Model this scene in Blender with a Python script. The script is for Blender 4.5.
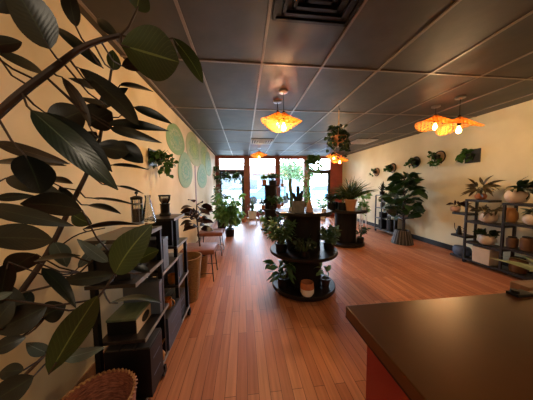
import bpy, bmesh, math, random
from mathutils import Vector, Matrix
PI = math.pi
S = bpy.context.scene
COL = S.collection
for o in list(bpy.data.objects): bpy.data.objects.remove(o)

# ------------------------------------------------------------------ camera
W_, H_, F_ = 533.0, 400.0, 200.0
CAMZ = 1.374
ROLL = math.radians(0.6)
vpx, vpy = -22.5, 14.0                       # the room axis in the frame, from its centre
ux = vpx*math.cos(ROLL)+vpy*math.sin(ROLL); uy = -vpx*math.sin(ROLL)+vpy*math.cos(ROLL)
PITCH = math.atan(uy/math.hypot(F_, ux)); YAW = math.atan(-ux/F_)
fwd = Vector((math.sin(YAW)*math.cos(PITCH), math.cos(YAW)*math.cos(PITCH), -math.sin(PITCH)))
rt0 = Vector((math.cos(YAW), -math.sin(YAW), 0)); up0 = rt0.cross(fwd)
rt = rt0*math.cos(ROLL)-up0*math.sin(ROLL); up = rt0*math.sin(ROLL)+up0*math.cos(ROLL)
CAM = Vector((0, 0, CAMZ))
cd = bpy.data.cameras.new('camera'); cam = bpy.data.objects.new('camera', cd); COL.objects.link(cam)
cd.sensor_width = 36; cd.lens = F_/W_*36; cd.clip_start = .03
M = Matrix((rt, up, -fwd)).transposed().to_4x4(); M.translation = CAM
cam.matrix_world = M
S.camera = cam

# ------------------------------------------------------------------ world, exposure, lights
S.view_settings.view_transform = 'Standard'; S.view_settings.look = 'None'
S.view_settings.gamma = 1; S.view_settings.use_curve_mapping = False
S.view_settings.exposure = 1.45
SKY = 12.0
w = bpy.data.worlds.new('sky'); S.world = w; w.use_nodes = True
nt = w.node_tree; bg = nt.nodes['Background']
tc = nt.nodes.new('ShaderNodeTexCoord'); sx = nt.nodes.new('ShaderNodeSeparateXYZ'); cr = nt.nodes.new('ShaderNodeValToRGB')
nt.links.new(tc.outputs['Generated'], sx.inputs[0]); nt.links.new(sx.outputs['Z'], cr.inputs[0]); nt.links.new(cr.outputs[0], bg.inputs[0])
cr.color_ramp.elements[0].position = .0; cr.color_ramp.elements[0].color = (.74, .87, 1, 1)
cr.color_ramp.elements[1].position = .7; cr.color_ramp.elements[1].color = (.42, .66, 1, 1)
bg.inputs[1].default_value = SKY
LEFT, RIGHT, BACK, FRONT, CEIL = -1.12, 4.25, 8.3, -3.0, 2.6

def light(name, loc, power, color, radius=.05, kind='POINT', size=None, rot=None):
    l = bpy.data.lights.new(name, kind); l.energy = power; l.color = color
    if kind == 'POINT': l.shadow_soft_size = radius
    if size: l.shape = 'RECTANGLE'; l.size, l.size_y = size
    o = bpy.data.objects.new(name, l); COL.objects.link(o); o.location = loc
    if rot: o.rotation_euler = rot
    return o
p = light('window_portal', ((LEFT+2.9)/2, BACK+.12, 1.35), 1, (1, 1, 1), kind='AREA', size=(4.2, 2.6), rot=(-PI/2, 0, 0))
p.data.cycles.is_portal = True
WARM = (1, .64, .32)
# warm ceiling lamps of the part of the shop behind the photographer
light('rear_lamp', (-.2, -1.3, 2.55), 11, (1, .82, .60), kind='AREA', size=(.6, 1.2))
light('rear_lamp', (2.6, -1.3, 2.55), 12, (1, .70, .42), kind='AREA', size=(.6, 1.2))

# ------------------------------------------------------------------ pixel rays onto real planes
def ray(px, py): return (rt*(px-W_/2)+up*(H_/2-py)+fwd*F_)/F_
def at(px, py, d): return CAM+ray(px, py)*d
def onz(px, py, z=0): r = ray(px, py); return CAM+r*((z-CAMZ)/r.z)
def onx(px, py, x): r = ray(px, py); return CAM+r*(x/r.x)
def ony(px, py, y): r = ray(px, py); return CAM+r*(y/r.y)

# ------------------------------------------------------------------ materials
def lin(h):
    h = h.lstrip('#'); v = [int(h[i:i+2], 16)/255 for i in (0, 2, 4)]
    return tuple((c/12.92 if c <= .04045 else ((c+.055)/1.055)**2.4) for c in v)+(1,)
MATS = {}
def mat(name, c, rough=.6, metal=0, c2=None, scale=8, stretch=(1, 1, 1), detail=4, bump=0, spec=.5, coords='Object', lo=.35, hi=.65, trans=0):
    if name in MATS: return MATS[name]
    m = bpy.data.materials.new(name); m.use_nodes = True; nt = m.node_tree; b = nt.nodes['Principled BSDF']
    b.inputs['Roughness'].default_value = rough; b.inputs['Metallic'].default_value = metal
    b.inputs['Specular IOR Level'].default_value = spec
    tc = nt.nodes.new('ShaderNodeTexCoord'); mp = nt.nodes.new('ShaderNodeMapping'); mp.inputs['Scale'].default_value = stretch
    nz = nt.nodes.new('ShaderNodeTexNoise'); nz.inputs['Scale'].default_value = scale; nz.inputs['Detail'].default_value = detail
    r = nt.nodes.new('ShaderNodeValToRGB'); e = r.color_ramp.elements
    e[0].position = lo; e[1].position = hi
    c1 = lin(c); e[0].color = c1
    e[1].color = lin(c2) if c2 else tuple(min(1, x*1.25) for x in c1[:3])+(1,)
    nt.links.new(tc.outputs[coords], mp.inputs[0]); nt.links.new(mp.outputs[0], nz.inputs[0]); nt.links.new(nz.outputs['Fac'], r.inputs[0])
    nt.links.new(r.outputs[0], b.inputs['Base Color'])
    if bump:
        bp = nt.nodes.new('ShaderNodeBump'); bp.inputs['Strength'].default_value = bump; bp.inputs['Distance'].default_value = .01
        nt.links.new(nz.outputs['Fac'], bp.inputs['Height']); nt.links.new(bp.outputs[0], b.inputs['Normal'])
    if trans:
        t = nt.nodes.new('ShaderNodeBsdfTranslucent'); mx = nt.nodes.new('ShaderNodeMixShader'); mx.inputs[0].default_value = trans
        nt.links.new(r.outputs[0], t.inputs[0]); nt.links.new(b.outputs[0], mx.inputs[1]); nt.links.new(t.outputs[0], mx.inputs[2])
        nt.links.new(mx.outputs[0], nt.nodes['Material Output'].inputs[0])
    MATS[name] = m; return m
def leafmat(name, c, c2, rough=.38, trans=.25, scale=6): return mat(name, c, rough, c2=c2, scale=scale, trans=trans, spec=.45)
def emis(name, c, strength):
    if name in MATS: return MATS[name]
    m = bpy.data.materials.new(name); m.use_nodes = True; b = m.node_tree.nodes['Principled BSDF']
    b.inputs['Base Color'].default_value = lin(c); b.inputs['Emission Color'].default_value = lin(c); b.inputs['Emission Strength'].default_value = strength
    MATS[name] = m; return m

def floor_mat():
    m = bpy.data.materials.new('wood_planks'); m.use_nodes = True; nt = m.node_tree; b = nt.nodes['Principled BSDF']; L = nt.links.new
    tc = nt.nodes.new('ShaderNodeTexCoord'); mp = nt.nodes.new('ShaderNodeMapping'); mp.inputs['Rotation'].default_value = (0, 0, PI/2)
    L(tc.outputs['Object'], mp.inputs[0])
    br = nt.nodes.new('ShaderNodeTexBrick'); br.offset = .37; br.inputs['Scale'].default_value = 1
    br.inputs['Brick Width'].default_value = .9; br.inputs['Row Height'].default_value = .075
    br.inputs['Mortar Size'].default_value = .0018; br.inputs['Bias'].default_value = -.1
    br.inputs['Color1'].default_value = lin('#a4623f'); br.inputs['Color2'].default_value = lin('#c08058'); br.inputs['Mortar'].default_value = lin('#5c3624')
    L(mp.outputs[0], br.inputs[0])
    m2 = nt.nodes.new('ShaderNodeMapping'); m2.inputs['Scale'].default_value = (30, 1.6, 1); L(tc.outputs['Object'], m2.inputs[0])
    nz = nt.nodes.new('ShaderNodeTexNoise'); nz.inputs['Scale'].default_value = 1.6; nz.inputs['Detail'].default_value = 7; L(m2.outputs[0], nz.inputs[0])
    cr = nt.nodes.new('ShaderNodeValToRGB'); cr.color_ramp.elements[0].position = .3; cr.color_ramp.elements[0].color = (.72, .68, .66, 1)
    cr.color_ramp.elements[1].position = .7; cr.color_ramp.elements[1].color = (1.15, 1.1, 1.1, 1); L(nz.outputs['Fac'], cr.inputs[0])
    mx = nt.nodes.new('ShaderNodeMix'); mx.data_type = 'RGBA'; mx.blend_type = 'MULTIPLY'; mx.inputs[0].default_value = .8
    L(br.outputs['Color'], mx.inputs[6]); L(cr.outputs[0], mx.inputs[7]); L(mx.outputs[2], b.inputs['Base Color'])
    b.inputs['Roughness'].default_value = .45; b.inputs['Specular IOR Level'].default_value = .24
    return m
def glass_mat(name='window_glass', tint=(1, 1, 1, 1), base=.0):
    if name in MATS: return MATS[name]
    m = bpy.data.materials.new(name); m.use_nodes = True; nt = m.node_tree
    nt.nodes.remove(nt.nodes['Principled BSDF']); L = nt.links.new
    t = nt.nodes.new('ShaderNodeBsdfTransparent'); t.inputs[0].default_value = tint
    g = nt.nodes.new('ShaderNodeBsdfGlossy'); g.inputs['Roughness'].default_value = .03
    f = nt.nodes.new('ShaderNodeFresnel'); f.inputs[0].default_value = 1.45
    a = nt.nodes.new('ShaderNodeMath'); a.operation = 'MULTIPLY_ADD'; a.inputs[1].default_value = 1; a.inputs[2].default_value = base
    x = nt.nodes.new('ShaderNodeMixShader')
    L(f.outputs[0], a.inputs[0]); L(a.outputs[0], x.inputs[0]); L(t.outputs[0], x.inputs[1]); L(g.outputs[0], x.inputs[2]); L(x.outputs[0], nt.nodes['Material Output'].inputs[0])
    MATS[name] = m; return m
def weave_mat():
    m = bpy.data.materials.new('rattan_weave'); m.use_nodes = True; nt = m.node_tree; b = nt.nodes['Principled BSDF']; L = nt.links.new
    b.inputs['Base Color'].default_value = lin('#c98f48'); b.inputs['Roughness'].default_value = .6
    t = nt.nodes.new('ShaderNodeBsdfTranslucent'); t.inputs[0].default_value = lin('#ea9c3e')
    mx = nt.nodes.new('ShaderNodeMixShader'); mx.inputs[0].default_value = .55; L(b.outputs[0], mx.inputs[1]); L(t.outputs[0], mx.inputs[2])
    tr = nt.nodes.new('ShaderNodeBsdfTransparent'); uv = nt.nodes.new('ShaderNodeTexCoord')
    ws = []
    for rot in (PI/4, -PI/4):
        mp = nt.nodes.new('ShaderNodeMapping'); mp.inputs['Rotation'].default_value = (0, 0, rot); L(uv.outputs['Object'], mp.inputs[0])
        wv = nt.nodes.new('ShaderNodeTexWave'); wv.inputs['Scale'].default_value = 7; L(mp.outputs[0], wv.inputs[0]); ws.append(wv)
    mn = nt.nodes.new('ShaderNodeMath'); mn.operation = 'MAXIMUM'; L(ws[0].outputs['Fac'], mn.inputs[0]); L(ws[1].outputs['Fac'], mn.inputs[1])
    gt = nt.nodes.new('ShaderNodeMath'); gt.operation = 'LESS_THAN'; gt.inputs[1].default_value = .6; L(mn.outputs[0], gt.inputs[0])
    m2 = nt.nodes.new('ShaderNodeMixShader'); L(gt.outputs[0], m2.inputs[0]); L(mx.outputs[0], m2.inputs[1]); L(tr.outputs[0], m2.inputs[2])
    L(m2.outputs[0], nt.nodes['Material Output'].inputs[0]); return m
def ring_mat(name, cols, scale=9):
    m = bpy.data.materials.new(name); m.use_nodes = True; nt = m.node_tree; b = nt.nodes['Principled BSDF']; L = nt.links.new
    tc = nt.nodes.new('ShaderNodeTexCoord')
    wv = nt.nodes.new('ShaderNodeTexVoronoi'); wv.inputs['Scale'].default_value = 24; L(tc.outputs['Object'], wv.inputs[0])
    uvn = nt.nodes.new('ShaderNodeUVMap'); sp = nt.nodes.new('ShaderNodeSeparateXYZ'); L(uvn.outputs[0], sp.inputs[0])
    ad = nt.nodes.new('ShaderNodeMath'); ad.operation = 'MULTIPLY_ADD'; ad.inputs[1].default_value = .4; L(wv.outputs['Distance'], ad.inputs[0]); L(sp.outputs['X'], ad.inputs[2])
    cr = nt.nodes.new('ShaderNodeValToRGB'); cr.color_ramp.interpolation = 'CONSTANT'
    e = cr.color_ramp.elements
    while len(e) < len(cols): e.new(.5)
    for i, c in enumerate(cols): e[i].position = i/len(cols); e[i].color = lin(c)
    L(ad.outputs[0], cr.inputs[0]); L(cr.outputs[0], b.inputs['Base Color']); b.inputs['Roughness'].default_value = .8
    return m

# ------------------------------------------------------------------ mesh helpers
class MB:
    def __init__(s): s.bm = bmesh.new()
    def box(s, a, b, rz=0, bevel=0):
        a, b = Vector(a), Vector(b); c = (a+b)/2; d = b-a
        r = bmesh.ops.create_cube(s.bm, size=1)
        for v in r['verts']: v.co = Vector((v.co.x*d.x, v.co.y*d.y, v.co.z*d.z))
        if bevel:
            es = list({e for v in r['verts'] for e in v.link_edges})
            q = bmesh.ops.bevel(s.bm, geom=es, offset=bevel, segments=2, affect='EDGES', profile=.5)
            vs = q['verts']; vs = list({v for f in q['faces'] for v in f.verts} | {v for v in r['verts'] if v.is_valid})
        else: vs = r['verts']
        R = Matrix.Rotation(rz, 3, 'Z')
        for v in vs: v.co = R @ v.co + c
        return s
    def tube(s, pts, r, seg=8, r2=None, cap=True):
        pts = [Vector(p) for p in pts]; n = len(pts); rings = []
        ref = Vector((.13, .21, .97))
        for i, p in enumerate(pts):
            t = (pts[min(i+1, n-1)]-pts[max(i-1, 0)]).normalized()
            if abs(t.dot(ref)) > .95: ref = Vector((1, .1, 0))
            a = t.cross(ref).normalized(); b = t.cross(a)
            k = i/(n-1) if n > 1 else 0
            rr = r if r2 is None else r+(r2-r)*k
            rings.append([s.bm.verts.new(p+(a*math.cos(2*PI*j/seg)+b*math.sin(2*PI*j/seg))*rr) for j in range(seg)])
        for i in range(n-1):
            for j in range(seg):
                s.bm.faces.new((rings[i][j], rings[i][(j+1) % seg], rings[i+1][(j+1) % seg], rings[i+1][j]))
        if cap:
            s.bm.faces.new(rings[0][::-1]); s.bm.faces.new(rings[-1])
        return s
    def lathe(s, prof, c=(0, 0, 0), seg=24, sx=1, sy=1, sq=0):
        c = Vector(c); rings = []
        for r, z in prof:
            if r < 1e-5: rings.append([s.bm.verts.new(c+Vector((0, 0, z)))]); continue
            ring = []
            for j in range(seg):
                th = 2*PI*j/seg+(PI/4 if sq else 0); k = 1
                if sq: k = min(1/max(abs(math.cos(2*PI*j/seg+PI/4)), 1e-4), 1/max(abs(math.sin(2*PI*j/seg+PI/4)), 1e-4)); k = k*sq+(1-sq)
                ring.append(s.bm.verts.new(c+Vector((r*k*math.cos(th)*sx, r*k*math.sin(th)*sy, z))))
            rings.append(ring)
        for a, b in zip(rings, rings[1:]):
            if len(a) == 1 and len(b) == 1: continue
            for j in range(seg):
                if len(a) == 1: s.bm.faces.new((a[0], b[j], b[(j+1) % seg]))
                elif len(b) == 1: s.bm.faces.new((a[j], b[0], a[(j+1) % seg]))
                else: s.bm.faces.new((a[j], b[j], b[(j+1) % seg], a[(j+1) % seg]))
        return s
    def disc(s, c, r, t, seg=40, bevel=.006):
        return s.lathe([(0, 0), (r-bevel, 0), (r, bevel), (r, t-bevel), (r-bevel, t), (0, t)], c, seg)
    def leaf(s, p0, p1, width, side=None, bow=.12, fold=.12, n=6, shape='oval', curl=0):
        p0, p1 = Vector(p0), Vector(p1); ax = p1-p0; L = ax.length
        if L < 1e-5: return s
        axn = ax/L
        if side is None:
            side = axn.cross(Vector((0, 0, 1)))
            if side.length < .1: side = Vector((random.uniform(-1, 1), random.uniform(-1, 1), 0))
            side = Matrix.Rotation(random.uniform(-1.1, 1.1), 3, axn) @ side
        side = (side-axn*side.dot(axn)).normalized(); nrm = side.cross(axn).normalized()
        if nrm.z < 0: nrm = -nrm
        uvl = s.bm.loops.layers.uv.verify(); rows = []; U = {}
        for i in range(n+1):
            t = i/n
            if shape == 'oval': wd = (math.sin(PI*t**.92)**.72 if 0 < t < 1 else 0)
            elif shape == 'tip': wd = (math.sin(PI*t**.75))**.8 if 0 < t < 1 else 0
            elif shape == 'blade': wd = (1-t)**.6*min(1, .5+t*4)
            elif shape == 'egg': wd = math.sin(PI*t**.85)**.55 if 0 < t < 1 else 0
            wd = max(wd, .04)*width/2
            c = p0+ax*t+nrm*(math.sin(PI*t)*bow*L-curl*L*t*t)
            rows.append([s.bm.verts.new(c+side*wd*k+nrm*fold*abs(k)*wd) for k in (-1, -.5, 0, .5, 1)])
            for j in range(5): U[rows[-1][j]] = (j/4, t)
        for a, b in zip(rows, rows[1:]):
            for j in range(4):
                fc = s.bm.faces.new((a[j], a[j+1], b[j+1], b[j]))
                for l in fc.loops: l[uvl].uv = U[l.vert]
        return s
    def done(s, name, m, parent=None, smooth=True, loc=None, label=None):
        me = bpy.data.meshes.new(name); s.bm.normal_update()
        bmesh.ops.recalc_face_normals(s.bm, faces=s.bm.faces) if not name.startswith(('foliage', 'vines')) else None
        s.bm.to_mesh(me); s.bm.free()
        o = bpy.data.objects.new(name, me); COL.objects.link(o); me.materials.append(m)
        if smooth:
            for f in me.polygons: f.use_smooth = True
            me.update()
            try: me.set_sharp_from_angle(angle=math.radians(38))
            except Exception: pass
        if loc is not None: o.location = loc
        if parent: o.parent = parent
        if label: o['label'] = label
        return o
def tag(o, label, cat, group=None, kind=None):
    o['label'] = label; o['category'] = cat
    if group: o['group'] = group
    if kind: o['kind'] = kind
    return o
def thing(name, label, cat, loc=(0, 0, 0), group=None, rz=0):
    o = bpy.data.objects.new(name, None); o.empty_display_size = .1; COL.objects.link(o); o.location = loc; o.rotation_euler = (0, 0, rz)
    return tag(o, label, cat, group)
def struct(o): o['kind'] = 'structure'; return o
def copy_tree(o, parent=None):
    c = o.copy(); COL.objects.link(c)
    if parent: c.parent = parent
    for ch in list(o.children): copy_tree(ch, c)
    return c

# ------------------------------------------------------------------ shared materials
M_wood = mat('dark_stained_wood', '#0e0806', .45, spec=.3, c2='#1b110b', scale=5, stretch=(1, 1, 8))
M_woodh = mat('dark_shelf_wood', '#0f0a08', .45, c2='#1d140f', scale=6, stretch=(8, 1, 1))
M_black = mat('black_metal', '#08080a', .4, .2, spec=.3)
M_blk = mat('black_plastic', '#070708', .45, spec=.3)
M_soil = mat('potting_soil', '#150d08', .95, c2='#2a1a10', scale=40, bump=.5)
M_terra = mat('terracotta', '#a5603a', .75, c2='#bb7448', scale=12)
M_white = mat('white_ceramic', '#d8cfc4', .35, c2='#e6ded4', scale=4)
M_bowl = mat('cream_ceramic', '#bda893', .45, c2='#ccb9a5', scale=5)
M_greypot = mat('grey_concrete', '#6d6a62', .8, c2='#85827a', scale=18)
M_tan = mat('tan_wicker', '#82603c', .75, c2='#9a744a', scale=30, stretch=(1, 1, 4), bump=.6)
M_steel = mat('brushed_steel', '#8b9096', .35, .7)
M_grayw = mat('weathered_grey_wood', '#54575b', .45, c2='#6c6f73', scale=8, stretch=(1, 6, 1))
M_stem = mat('brown_stem', '#22150d', .7, c2='#382416', scale=14, stretch=(1, 1, .3))
M_gstem = mat('green_stem', '#3f4a1e', .6, c2='#5a6a2c', scale=14)
G_dark = leafmat('dark_green_leaf', '#14200f', '#24371a')
G_mid = leafmat('mid_green_leaf', '#2c4a1e', '#446a2c', trans=.35)
G_lt = leafmat('light_green_leaf', '#55803a', '#7ea650', trans=.45)
G_grey = leafmat('grey_green_leaf', '#4c5a48', '#7a8672', trans=.2)
G_red = leafmat('burgundy_leaf', '#1c0c0a', '#34170f', rough=.4, trans=.1)
G_brown = leafmat('brown_green_leaf', '#39301c', '#5c4a2a')
M_cact = mat('cactus_skin', '#4d6b42', .6, c2='#6b8a58', scale=20)

# ------------------------------------------------------------------ the room
def room():
    fm = floor_mat()
    struct(MB().box((LEFT-.1, FRONT-.1, -.1), (RIGHT+.1, BACK+.1, 0)).done('floor', fm, smooth=False))
    cm = mat('ceiling_tile', '#1f1611', .54, c2='#382c25', scale=3.2, detail=9, lo=.35, hi=.68, bump=.5, spec=.75)
    ce = struct(MB().box((LEFT-.1, FRONT-.1, CEIL), (RIGHT+.1, BACK+.1, CEIL+.1)).done('ceiling', cm, smooth=False))
    g = MB(); t = .011
    x = .2-.625*2
    while x < RIGHT:
        if x > LEFT: g.box((x-t, FRONT, CEIL-.010), (x+t, BACK, CEIL+.01))
        x += .625
    y = 2.09-1.22*4
    while y < BACK:
        g.box((LEFT, y-t, CEIL-.0095), (RIGHT, y+t, CEIL+.01)); y += 1.22
    g.done('ceiling_grid', mat('grid_bar', '#7a6c64', .35, .2), ce, smooth=False)
    wm = mat('ochre_plaster', '#ccb485', .75, c2='#e8d4ab', scale=1.6, detail=8, lo=.3, hi=.7, bump=.15)
    struct(MB().box((LEFT-.1, FRONT, 0), (LEFT, BACK, CEIL)).done('wall_left', wm, smooth=False))
    wr = mat('cream_plaster', '#cec19c', .75, c2='#e2d8b8', scale=1.4, detail=8, lo=.3, hi=.7, bump=.12)
    struct(MB().box((RIGHT, FRONT, 0), (RIGHT+.1, BACK, CEIL)).done('wall_right', wr, smooth=False))
    struct(MB().box((LEFT-.1, FRONT-.1, 0), (RIGHT+.1, FRONT, CEIL)).done('wall_front', wm, smooth=False))
    bb = mat('black_baseboard', '#0d0c0c', .5)
    struct(MB().box((RIGHT-.015, FRONT, 0), (RIGHT, BACK, .11)).done('baseboard_right', bb, smooth=False))
    struct(MB().box((LEFT, FRONT, 0), (LEFT+.012, BACK, .09)).done('baseboard_left', mat('ochre_trim', '#7c5334', .6), smooth=False))
    # storefront
    rw = mat('red_brown_paint', '#7c3022', .5, c2='#8f3e2a', scale=3)
    fr = mat('window_frame_red', '#7a3a2a', .45, c2='#8c4834', scale=4)
    bf = mat('door_frame_black', '#1a1a1a', .4, .3)
    X = lambda px: ony(px, 180, BACK).x
    edges = [LEFT, X(219.8), X(244), X(250), X(275.3), X(280), X(304), X(309), X(330.5)]
    top = 2.53
    struct(MB().box((LEFT-.1, BACK, top), (RIGHT+.1, BACK+.15, CEIL)).done('wall_back', rw, smooth=False))
    struct(MB().box((edges[8], BACK, 0), (RIGHT+.1, BACK+.15, top)).done('wall_back', rw, smooth=False))
    n = 1
    for a, b in ((edges[0], edges[1]), (edges[2], edges[3]), (edges[4], edges[5]), (edges[6], edges[7])):
        struct(MB().box((a, BACK-.03, 0), (b, BACK+.15, top)).done('trim_%d' % n, fr, smooth=False)); n += 1
    gl = glass_mat()
    for i, (a, b, door) in enumerate(((edges[1], edges[2], 1), (edges[3], edges[4], 0), (edges[5], edges[6], 0), (edges[7], edges[8], 1))):
        if not door:
            o = struct(MB().box((a, BACK+.02, 0), (b, BACK+.13, .32)).box((a, BACK+.02, top-.04), (b, BACK+.13, top)).done('window_%d' % (i+1), fr, smooth=False))
            MB().box((a, BACK+.07, .32), (b, BACK+.078, top-.04)).done('pane', gl, o, smooth=False)
        else:
            tz = 1.94
            o = struct(MB().box((a, BACK+.02, tz), (b, BACK+.13, tz+.10)).box((a, BACK+.02, top-.03), (b, BACK+.13, top)).done('window_%d' % (i+1), bf, smooth=False))
            MB().box((a, BACK+.07, tz+.1), (b, BACK+.078, top-.03)).done('pane', gl, o, smooth=False)
            d = MB(); d.box((a, BACK+.03, 0), (a+.06, BACK+.1, tz)).box((b-.1, BACK+.03, 0), (b, BACK+.1, tz)).box((a, BACK+.03, 0), (b, BACK+.1, .2)).box((a, BACK+.03, tz-.07), (b, BACK+.1, tz))
            do = struct(d.done('door_%d' % (1 if i == 0 else 2), bf, smooth=False))
            MB().box((a+.06, BACK+.06, .2), (b-.1, BACK+.068, tz-.07)).done('pane', gl, do, smooth=False)
            MB().tube([(a+.06, BACK-.01, 1.0), (b-.1, BACK-.01, 1.0)], .014).tube([(a+.08, BACK-.01, 1.0), (a+.08, BACK+.04, 1.0)], .01).tube([(b-.12, BACK-.01, 1.0), (b-.12, BACK+.04, 1.0)], .01).done('push_bar', M_steel, do)
room()

# ------------------------------------------------------------------ outside
def outside():
    struct(MB().box((-40, BACK+.1, -.3), (60, 90, -.12)).done('ground', mat('asphalt', '#7d7668', .9, c2='#8a8272', scale=3), smooth=False))
    b = thing('building', 'low commercial building with a dusty pink roof band across the road', 'building', (4, 45, -.12))
    MB().box((-30, 0, 0), (9, 10, 4.1)).done('wall', mat('pale_stucco', '#62666a', .9, c2='#6e7276', scale=2), b, smooth=False)
    MB().box((-30.5, -.6, 4.1), (9.5, 10.5, 6.0)).done('roof', mat('dusty_pink_roof', '#7d5249', .8, c2='#875d53', scale=2), b, smooth=False)
    for k in range(6): MB().box((-26+k*5.5, -.06, .8), (-23+k*5.5, .05, 3)).done('window', mat('far_window', '#22303a', .2), b, smooth=False)
    def car(x, y, c, label):
        t = thing('car', label, 'car', (x, y, -.12))
        m = MB(); prof = [(-2.1, .35), (-2.15, .75), (-1.9, .9), (-1.1, .98), (-.6, 1.45), (.9, 1.48), (1.6, 1.0), (2.1, .92), (2.15, .4)]
        vs = [[m.bm.verts.new(Vector((px, sy*.85*(1 if z < 1.1 else .82), z))) for px, z in prof] for sy in (-1, 1)]
        m.bm.faces.new(vs[0]); m.bm.faces.new(vs[1][::-1])
        for i in range(len(prof)): j = (i+1) % len(prof); m.bm.faces.new((vs[0][i], vs[1][i], vs[1][j], vs[0][j]))
        m.done('body', c, t)
        for wx in (-1.35, 1.35):
            for s in (-1, 1): MB().tube([(wx, s*.72, .33), (wx, s*.9, .33)], .33, 20).done('wheel', M_blk, t)
        for s in (-1, 1):
            w = MB(); q = [w.bm.verts.new(Vector(v)) for v in ((-1.0, s*.86, 1.0), (-.55, s*.735, 1.38), (.85, s*.735, 1.40), (1.35, s*.86, 1.02))]; w.bm.faces.new(q); 
            r = bmesh.ops.extrude_face_region(w.bm, geom=list(w.bm.faces)); [setattr(v, 'co', v.co+Vector((0, s*.02, 0))) for v in r['geom'] if isinstance(v, bmesh.types.BMVert)]
            w.done('side_window', mat('car_glass', '#101820', .1), t, smooth=False)
    car(2.1, 17.5, mat('blue_car_paint', '#3a6a94', .3), 'bright blue car parked outside behind the second window')
    car(7.4, 19.5, mat('blue_car_paint_pale', '#4f7fa8', .3), 'paler blue car parked outside beyond the right-hand door')
    car(-.9, 24, mat('white_car_paint', '#a0a4a8', .3), 'white car parked outside beyond the left-hand door')
    random.seed(5)
    for x, y, h, r, lab in ((7.6, 33, 6.3, 2.4, 'leafy green tree outside seen through the third window'), (11.2, 37, 5.6, 2.2, 'smaller green tree outside seen through the right-hand door')):
        t = thing('tree', lab, 'tree', (x, y, -.12))
        MB().tube([(0, 0, 0), (.1, 0, h*.5), (0, 0, h*.75)], .2, r2=.08).done('trunk', M_stem, t)
        f = MB()
        for k in range(900):
            v = Vector((random.gauss(0, 1), random.gauss(0, 1), random.gauss(0, 1))).normalized()*random.random()**.4
            c = Vector((v.x*r, v.y*r, h*.68+v.z*r*.8)); d = Vector((random.uniform(-1, 1), random.uniform(-1, 1), random.uniform(-1, .5))).normalized()
            f.leaf(c, c+d*.4, .3, n=2)
        f.done('foliage', mat('outdoor_leaf', '#3d5230', .7, c2='#516a3f', scale=1, trans=.3), t)
outside()

# ------------------------------------------------------------------ ceiling fittings
def vent(label, x0, y0, x1, y1, m, cat='ceiling vent', black=False):
    t = thing('ceiling_vent', label, cat, ((x0+x1)/2, (y0+y1)/2, CEIL-.012))
    a, b = (x1-x0)/2, (y1-y0)/2
    MB().box((-a, -b, .001), (a, b, .012)).done('backing', mat('vent_shadow', '#060606', .6), t, smooth=False)
    k = 0
    while a > .04 and b > .04:
        f = MB(); w = .024; z0 = -.012-.006*k
        for s in (-1, 1):
            f.box((s*a-(w if s > 0 else 0), -b, z0), (s*a+(w if s < 0 else 0), b, .002)); f.box((-a, s*b-(w if s > 0 else 0), z0), (a, s*b+(w if s < 0 else 0), .002))
        f.done('frame' if k == 0 else 'louvre', m, t, smooth=False); a -= .062; b -= .062; k += 1
vent('large black square louvred diffuser in the ceiling at the top of the view', .225, .90, .80, 1.535, mat('black_vent', '#141214', .3, .4), black=True)
MW = mat('white_vent', '#b9b4ae', .5)
q = onz(251, 141, CEIL); vent('small pale ceiling vent behind the middle pair of lamps', q.x, q.y-.3, q.x+.58, q.y+.3, MW)
q = onz(352, 141, CEIL); vent('small pale ceiling vent to the right of the hanging ivy basket', q.x, q.y-.3, q.x+.58, q.y+.3, MW)

WV = weave_mat()
def shade_mesh(R, amp, ph, H=.15):
    m = MB(); n, k = 72, 14; rows = []
    for i in range(k+1):
        t = i/k; r = .025+(R-.025)*t; ring = []
        for j in range(n):
            th = 2*PI*j/n
            z = -H*t+amp*t*t*math.cos(2*(th-ph))+.15*amp*t*t*math.cos(th-ph)
            rr = r*(1+.06*t*math.cos(2*(th-ph))); ring.append(m.bm.verts.new((rr*math.cos(th), rr*math.sin(th), z)))
        rows.append(ring)
    for a, b in zip(rows, rows[1:]):
        for j in range(n): m.bm.faces.new((a[j], b[j], b[(j+1) % n], a[(j+1) % n]))
    return m
BULB = emis('glowing_bulb', '#ffc463', 14)
def pendant(cx, cy, bz, label, power, R=.25, amp=.045, ph=0, group=None):
    t = thing('pendant_lamp', label, 'lamp', (cx, cy, CEIL), group)
    MB().lathe([(0, 0), (.06, 0), (.06, -.018), (.03, -.03), (0, -.03)], seg=28).done('canopy', M_steel, t)
    b = bz-CEIL
    MB().tube([(0, 0, -.03), (0, 0, b+.185)], .004, 6).done('cord', M_blk, t)
    MB().lathe([(0, .19), (.012, .19), (.022, .175), (.022, .04), (0, .04)], (0, 0, b), 16).done('socket', M_blk, t)
    s = shade_mesh(R, amp, ph).done('lamp_shade', WV, t, loc=(0, 0, b+.165))
    md = s.modifiers.new('thick', 'SOLIDIFY'); md.thickness = .004
    MB().lathe([(0, .045), (.014, .04), (.018, .02), (.03, -.01), (.033, -.03), (.024, -.052), (0, -.062)], (0, 0, b), 20).done('bulb', BULB, t)
    l = light('bulb_light', (0, 0, b-.075), power, WARM, .03); l.parent = t
    return t
def pend_px(canopy, bulb, label, power, **k):
    c = onz(canopy[0], canopy[1], CEIL); b = ony(bulb[0], bulb[1], c.y); 
    return pendant(c.x, c.y, b.z, label, power, **k)
pend_px((277.5, 101), (278.5, 124), 'wavy rattan pendant lamp, rear-left one of the pair in the middle of the ceiling', 15, ph=3.25, R=.235)
pend_px((283.5, 91), (284, 126), 'wavy rattan pendant lamp, nearer right one of the pair in the middle of the ceiling', 15, ph=.1, R=.235)
pend_px((436, 106), (435, 126), 'wavy rattan pendant lamp, left one of the pair over the right side of the room', 6, ph=3.0, R=.26)
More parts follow.
